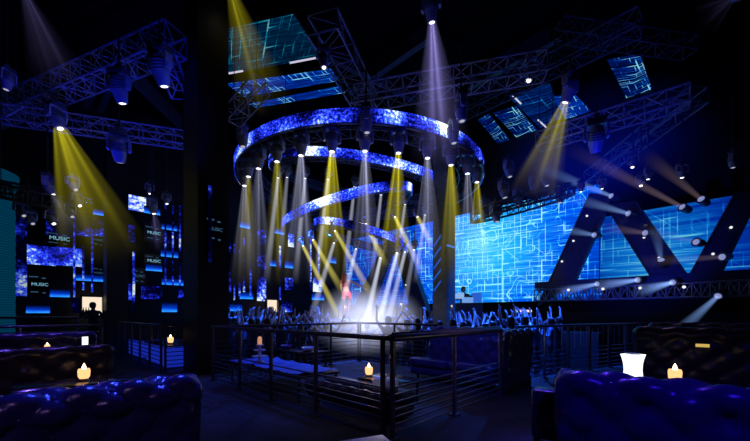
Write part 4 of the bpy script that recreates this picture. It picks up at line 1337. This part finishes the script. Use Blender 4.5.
sofa('tufted sofa with blue-lit top behind the white menu card', (-3.4, 9.25, 0), 0, 4.55, 1.0, 'leather_blue', p=.2, q=.17, amp=.04, res=6)
# dark tufted end panel next to the front railing
sofa('dark tufted sofa back between the two front railings', (5.62, 2.34, 0), 0, 1.15, 1.08, 'leather', p=.15, q=.14, amp=.05, res=8, roll=.08, depth=.26, seat=False)

# dark pouf left of the near right sofa
pf = at(545, 441, 2.75)
t = thing('leather_pouf', 'dark square leather stool at the end of the purple-blue sofa', 'pouf', (3.82, 1.20, 0), .2)
MB().rbox((0, 0, .33), (.26, .26, .50), .04).build('cushion', M['leather'], t, smooth=True)
mb = MB()
for x in (-.09, .09):
    for y in (-.09, .09): mb.tube((x, y, 0), (x, y, .09), .02, 8)
mb.build('foot', M['black'], t)

# ------------------------------------------------------------------ tables and what stands on them
def table(name, label, loc, size, h, rz=0, top='tabletop', legs=4):
    t = thing(name, label, 'table', (loc[0], loc[1], 0), rz)
    MB().rbox((0, 0, h - .02), (size[0], size[1], .04), .02).build('tabletop', M[top], t, smooth=True)
    for x in (-1, 1):
        for y in (-1, 1):
            MB().tube((x * (size[0] / 2 - .06), y * (size[1] / 2 - .06), 0), (x * (size[0] / 2 - .06), y * (size[1] / 2 - .06), h - .04), .022, 8).build('leg', M['rail_dark'], t)
    return t


def candle(label, p, s=1.0, glow=True, energy=None, flame='candle'):
    t = thing('candle_lamp', label, 'candle', p, 0, 'table candles')
    MB().lathe([(.055 * s, 0), (.06 * s, .01 * s), (.045 * s, .03 * s), (.05 * s, .035 * s)], 14).build('saucer', M['rail'], t, smooth=True)
    mb = MB().lathe([(.045 * s, .035 * s), (.06 * s, .06 * s), (.065 * s, .13 * s), (.058 * s, .16 * s), (.05 * s, .16 * s), (.05 * s, .05 * s)], 14)
    mb.build('glass_cup', M['candle_glass'], t, smooth=True)
    MB().lathe([(.0, .13 * s), (.02 * s, .145 * s), (.025 * s, .165 * s), (.014 * s, .20 * s), (.0, .23 * s)], 10).build('flame', M[flame], t, smooth=True)
    if energy:
        ld = bpy.data.lights.new('candle_glow', 'POINT'); ld.energy = energy; ld.color = (1, .55, .22); ld.shadow_soft_size = .03
        lo = bpy.data.objects.new('candle_glow', ld); COL.objects.link(lo); lo.location = Vector(p) + Vector((0, 0, .3 * s))
    return t


p = at(84, 374, 4.4)
table('low_table', 'low black table with the brightest candle, between two dark sofas', (p.x, p.y + .05), (1.3, .7), .5)
candle('brightest candle lamp, on the low table between the dark sofas', (p.x, p.y, .5), 1.0, energy=1.6)
p = at(49, 342, 6.1)
table('low_table', 'black table with a small candle and a white card', (.55, 8.45), (1.5, .6), .72)
candle('small candle beside the white menu card', (.34, 8.4, .72), .6, energy=.4)
t = thing('menu_card', 'narrow white menu card standing beside the small candle', 'card', (.86, 8.45, .72), .5)
MB().box((0, 0, .11), (.10, .012, .2)).build('card_face', M['white_glow'], t)  # plain card given emission so that it reads as lit
MB().box((0, .02, .005), (.11, .07, .01)).build('card_foot', M['rail'], t)
# left lounge
t = thing('light_box_table', 'blue glowing box table with a candle inside the lounge railing', 'table', (2.95, 10.6, 0), 0)
MB().rbox((0, 0, .28), (.85, 2.0, .50), .03).build('glow_body', M['blue_panel'], t)
MB().rbox((0, 0, .56), (.95, 2.1, .04), .02).build('tabletop', M['tabletop'], t)
candle('small candle on the blue glowing box table', (2.72, 10.0, .58), 1.1, energy=.4)
t = thing('light_box_table', 'smaller blue glowing box table farther back in the lounge', 'table', (2.95, 13.2, 0), 0)
MB().rbox((0, 0, .28), (.8, 1.6, .50), .03).build('glow_body', M['blue_panel'], t)
MB().rbox((0, 0, .56), (.9, 1.7, .04), .02).build('tabletop', M['tabletop'], t)

# middle booth
table('long_table', 'long dark table with blue cloth inside the middle booth', (3.35, 5.7), (.85, 2.5), .40)
mb = MB()
nx_, ny_ = 16, 50
vs, fs = [], []
for j in range(ny_ + 1):
    for i in range(nx_ + 1):
        x, y = -.40 + .80 * i / nx_, -1.2 + 2.4 * j / ny_
        vs.append((x, y, .012 + .055 * max(0, mnoise.noise(Vector((x * 4, y * 4, 3)))) + .03 * abs(mnoise.noise(Vector((x * 11, y * 9, 8))))))
for j in range(ny_):
    for i in range(nx_): fs.append((j * (nx_ + 1) + i, j * (nx_ + 1) + i + 1, (j + 1) * (nx_ + 1) + i + 1, (j + 1) * (nx_ + 1) + i))
cl = MB().add(vs, fs).build('table_cloth', M['blue_cloth'], None, smooth=True, loc=(3.35, 5.7, .403))
tag(cl, 'crumpled blue cloth lying on the long booth table', 'cloth')
pp = Vector((3.22, 6.2, .42))
t = thing('cake_stand', 'tiered white stand with a peach candle on the blue cloth', 'stand', pp, 0)
for z, r in ((.10, .15), (.22, .11), (.32, .07)):
    MB().lathe([(r * .3, z), (r, z + .015), (r * 1.02, z + .035), (r * .9, z + .035), (.02, z + .02)], 18).build('plate', M['porcelain'], t, smooth=True)
MB().lathe([(.09, 0), (.10, .02), (.03, .06), (.025, .34)], 14).build('stem', M['porcelain'], t, smooth=True)
MB().lathe([(.04, .34), (.04, .46), (.03, .5), (0, .51)], 12).build('candle_stick', M['candle_peach'], t, smooth=True)


def bowl(name, label, p, r, mat, rz=0):
    t = thing(name, label, 'bowl', p, rz)
    MB().lathe([(.05 * r, 0), (.45 * r, .02), (.8 * r, .18 * r), (1.0 * r, .5 * r), (.95 * r, .52 * r), (.72 * r, .22 * r), (.3 * r, .08 * r), (0, .07 * r)], 20, Matrix.Diagonal(Vector((1.5, .8, 1))).to_3x3()).build('bowl_shell', mat, t, smooth=True)
    MB().ball((0, 0, .32 * r), (.7 * r, .4 * r, .12 * r)).build('filling', M['blue_cloth'], t, smooth=True)


table('side_table', 'small dark table holding two bowls in the middle booth', (4.25, 6.4), (.6, 1.35), .58)
bowl('serving_bowl', 'white boat-shaped bowl on the two-bowl table of the middle booth', (4.2, 6.0, .58), .17, M['porcelain'], .8)
bowl('serving_bowl', 'purple boat-shaped bowl on the two-bowl table of the middle booth', (4.2, 6.85, .58), .15, pbr('purple_glaze', (.2, .06, .6), .3), .8)
table('side_table', 'low table with a candle near the corner of the middle booth', (3.95, 3.50), (.62, .8), .38)
pc_ = at(368, 377, 5.0)
candle('candle on the small table at the corner of the middle booth', (3.80, 3.80, .38), .95, energy=1.5)
for lab, px_, d_ in (('small white cup beside the corner candle', 355, 4.9),):
    t = thing('tea_cup', lab, 'cup', (3.76, 3.45, .38))
    MB().lathe([(.03, 0), (.05, .04), (.055, .08), (.048, .08), (.0, .02)], 14).build('cup_bowl', M['porcelain'], t, smooth=True)
t = thing('towel_roll', 'rolled white towel lying on the low tufted bench by the corner post', 'towel', (3.28, 2.98, .44), .75)
rp = []
for k in range(28):
    a = k / 28 * 2 * PI * 2.2; r_ = .085 - .02 * k / 28
    rp.append((math.cos(a) * r_, math.sin(a) * r_))
mb = MB()
mb.lathe([(.055, -.16), (.085, -.16), (.09, -.14), (.09, .14), (.085, .16), (.055, .16), (.05, .14), (.05, -.14)], 20, Matrix.Rotation(PI / 2, 3, 'X'))
mb.build('towel_body', M['white'], t, smooth=True)
# pale corner of a table at the bottom
c0 = on_z(383, 434, .55); e1 = on_z(333, 441.5, .55); e2 = on_z(387.5, 441.5, .55)
ux_ = (e1 - c0).normalized(); uy_ = (e2 - c0).normalized()
uy_ = (uy_ - ux_ * uy_.dot(ux_)).normalized()
ctr = c0 + ux_ * .45 + uy_ * .30
t = thing('white_table', 'white table whose pale corner shows at the bottom edge', 'table', (ctr.x, ctr.y, 0), math.atan2(ux_.y, ux_.x))
MB().rbox((0, 0, .53), (.9, .6, .04), .012).build('tabletop', M['white'], t)
for x in (-1, 1):
    for y in (-1, 1): MB().tube((x * .38, y * .24, 0), (x * .38, y * .24, .51), .02, 8).build('leg', M['rail'], t)

# right lounge
p = at(675, 380, 4.5)
table('low_table', 'low black table with the glowing white bucket and a candle', (6.0, .45), (.8, 1.7), .45)
candle('candle in a glass beside the glowing white bucket', (p.x, p.y, .45), 1.15, energy=.6)
p = at(633, 378, 4.7)
t = thing('ice_bucket', 'glowing white waisted ice bucket behind the purple-blue sofa', 'bucket', (p.x, p.y, .45), math.atan2(CAMY.y, CAMY.x) - PI / 2 + .5)
mb = MB(); rings = []
for i in range(11):
    f = i / 10
    w = .072 + .022 * (2 * f - 1) ** 2 + .014 * f
    rings.append([Vector((a * w, b * w, .36 * f)) for a, b in ((-1, -1), (1, -1), (1, 1), (-1, 1))])
mb.loft(rings)
for i, fc in enumerate(mb.f):
    n_ = [mb.v[k] for k in fc]
    c_ = sum(n_, Vector()) / len(n_)
    if c_.x > .05: mb.m[i] = 1
mb.build('bucket_body', [M['white_glow'], M['blue_glow']], t)
MB().lathe([(.08, .355), (.088, .36), (.088, .375), (.075, .375)], 16).build('rim', M['porcelain'], t)
t = thing('step_light', 'tiny yellow light plate on the dark high-backed sofa', 'light', on_x(702.5, 345.5, 7.5))
MB().box((0, 0, 0), (.02, .16, .05)).build('light_face', M['yellow_sign'], t)
MB().box((.01, 0, 0), (.02, .2, .09)).build('mounting_plate', M['black'], t)
p = at(597, 382, 3.75)
table('side_table', 'small dark side table behind the end of the purple-blue sofa', (p.x, p.y), (.6, .5), .55)

# ------------------------------------------------------------------ haze
def haze(name, c, r, mat, label):
    mb = MB().ball((0, 0, 0), 1.0, 0, 20, 12)
    o = mb.build(name, mat, smooth=True); o.location = c; o.scale = r
    tag(o, label, 'haze', None, 'stuff')
    return o


haze('blue_haze', at(592, 165, 9.0), (2.6, 2.6, 1.9), haze_mat('haze_blue', (0.0, 0.015, 1.0), 0.11, 1.8, .8), 'blue stage haze hanging over the leaning frames')
haze('white_haze', at(367, 319, 10.2), (1.8, 1.8, 1.15), haze_mat('haze_white', (0.66, 0.7, 1.0), 1.35, 1.8, .4), 'pale lit haze at the foot of the stage around the dancer')  # emissive volume for the glow where the stage lights land

# ------------------------------------------------------------------ lamps, mostly added without a visible fixture
def point(name, loc, e, col, r=.25):
    l = bpy.data.lights.new(name, 'POINT'); l.energy = e; l.color = col; l.shadow_soft_size = r
    o = bpy.data.objects.new(name, l); COL.objects.link(o); o.location = loc; return o


def spot(name, loc, tgt, e, col, ang=40, r=.1):
    l = bpy.data.lights.new(name, 'SPOT'); l.energy = e; l.color = col; l.spot_size = math.radians(ang); l.shadow_soft_size = r; l.spot_blend = .6
    o = bpy.data.objects.new(name, l); COL.objects.link(o); o.location = loc
    o.rotation_mode = 'QUATERNION'; o.rotation_quaternion = (Vector(tgt) - Vector(loc)).to_track_quat('-Z', 'Y'); return o


def area(name, loc, tgt, e, col, sx, sy):
    l = bpy.data.lights.new(name, 'AREA'); l.shape = 'RECTANGLE'; l.size = sx; l.size_y = sy; l.energy = e; l.color = col
    o = bpy.data.objects.new(name, l); COL.objects.link(o); o.location = loc
    o.rotation_mode = 'QUATERNION'; o.rotation_quaternion = (Vector(tgt) - Vector(loc)).to_track_quat('-Z', 'Y'); return o


BLUE, DBLUE = (0.015, 0.05, 1.0), (0.004, 0.014, 1.0)
spot('truss_wash_left', at(90, 250, 8.0), at(90, 90, 8.8), 330, DBLUE, 95)
spot('truss_wash_middle', at(400, 240, 7.6), at(400, 95, 9.5), 120, DBLUE, 90)
spot('truss_wash_right', at(600, 240, 7.5), at(606, 128, 8.6), 200, DBLUE, 50)
point('ring_fill', (RC.x, RC.y, 4.6), 110, BLUE, .4)  # added point lamp inside the rings, not light of the LED bands
CB_ = (0.012, 0.10, 1.0)
for px_, d_, z_, e_ in ((245, 12.5, 5.2, 3600), (300, 11.8, 5.0, 3600), (345, 11.6, 4.6, 1500), (410, 11.6, 4.8, 2600), (480, 11.2, 4.8, 3200), (550, 10.8, 4.6, 2600)):
    q_ = at(px_, 314, d_)
    spot('crowd_top_fill', (q_.x, q_.y, z_), (q_.x - .1, q_.y - .1, 0), e_ * 1.6, CB_, 62, .15)  # added overhead lamps without fixtures, for rims on heads and arms
spot('crowd_rim_fill', at(330, 235, 14.5), at(300, 326, 10.5), 2600, CB_, 46)  # added rim lamp behind the crowd, no fixture
spot('crowd_rim_fill', at(520, 235, 13.0), at(500, 326, 10.0), 2600, CB_, 46)  # added rim lamp, screen side of the crowd, no fixture
spot('dancer_spot', at(380, 150, 10.2), at(347, 292, 13.2), 6500, (1.0, .72, .78), 12)
spot('dancer_spot', at(300, 150, 10.5), at(347, 292, 13.2), 4500, (1.0, .7, .78), 12)
spot('frame_wash', at(560, 300, 7.5), at(625, 245, 11.5), 500, (0.02, 0.04, 1.0), 50)  # added lamp without fixture, lifts the leaning frames out of black
spot('fixture_wash', at(235, 235, 5.5), at(140, 90, 7.4), 420, (0.01, 0.03, 1.0), 38)  # added lamp without fixture, tints the hanging stage lights blue
spot('booth_sofa_wash', (4.3, 3.3, 2.9), (6.2, 3.5, .8), 130, (0.05, 0.10, 1.0), 60)  # added lamp inside the booth to brighten its sofa
spot('handrail_wash', (3.6, .8, 3.0), (4.2, 2.44, 1.1), 60, (.8, .4, .6), 30)
spot('rail_spot', at(366, 152, 9.2), at(384, 338, 3.75), 1500, (.95, .85, 1.0), 9)
spot('sofa_wash_left', at(215, 60, 4.6), (0.5, 3.05, .85), 700, (0.03, 0.06, 1.0), 36)
spot('sofa_wash_front', (-1.8, .2, 3.4), (-.5, 3.0, .5), 75, (0.42, 0.24, .9), 75)  # added lamp on the camera side for the sofa back
spot('sofa_wash_right', (5.4, 2.2, 4.2), (3.35, -.2, .8), 420, (0.10, 0.03, 1.0), 60)
spot('sofa_face_right', (.9, -.8, 3.2), (3.3, -.2, .5), 190, (0.03, 0.008, 1.0), 65)  # added lamp on the camera side, brightens the near sofa face
spot('booth_wash', (3.5, 5.4, 4.4), (3.4, 5.4, 0), 210, (0.03, 0.09, 1.0), 60)
spot('booth_front_wash', (1.6, 1.2, 3.6), (5.6, 3.4, .6), 70, (0.03, 0.05, 1.0), 50)
spot('bench_wash', (1.8, 2.6, 3.2), (3.1, 3.6, .3), 45, (.45, .45, .8), 45)
spot('lounge_wash_left', (0.0, 9.0, 5.0), (0, 7.6, .8), 260, (0.16, 0.08, 1.0), 80)
spot('floor_wash', at(470, 120, 4.8), (4.2, 1.6, 0), 60, (.35, .22, 1.0), 50)
spot('side_wash_right', (9.2, 1.4, 5.0), (8.2, -.2, 1.0), 40, (0.6, 0.3, .7), 60)

w = bpy.data.worlds.new('World'); scn.world = w; w.use_nodes = True
w.node_tree.nodes['Background'].inputs[0].default_value = (0.0, 0.001, 0.02, 1)
w.node_tree.nodes['Background'].inputs[1].default_value = 0.15

# ------------------------------------------------------------------ camera
cam = bpy.data.cameras.new('camera'); co = bpy.data.objects.new('camera', cam); COL.objects.link(co)
cam.sensor_width = 36; cam.lens = F_PX * 36 / 750; cam.sensor_fit = 'HORIZONTAL'
cam.shift_y = (HY - 220.5) / 750
cam.clip_start = .05; cam.clip_end = 200
co.location = (0, 0, EYE)
co.rotation_euler = (PI / 2, 0, -math.atan2(SB, CB))
scn.camera = co

scn.view_settings.view_transform = 'Standard'
scn.view_settings.look = 'None'
try:
    scn.cycles.use_denoising = True
    scn.cycles.max_bounces = 6
    scn.cycles.volume_bounces = 0
    scn.cycles.volume_max_steps = 128
    scn.cycles.sample_clamp_indirect = 3.0
    scn.cycles.sample_clamp_direct = 0.0
    scn.cycles.use_light_tree = True
except Exception:
    pass
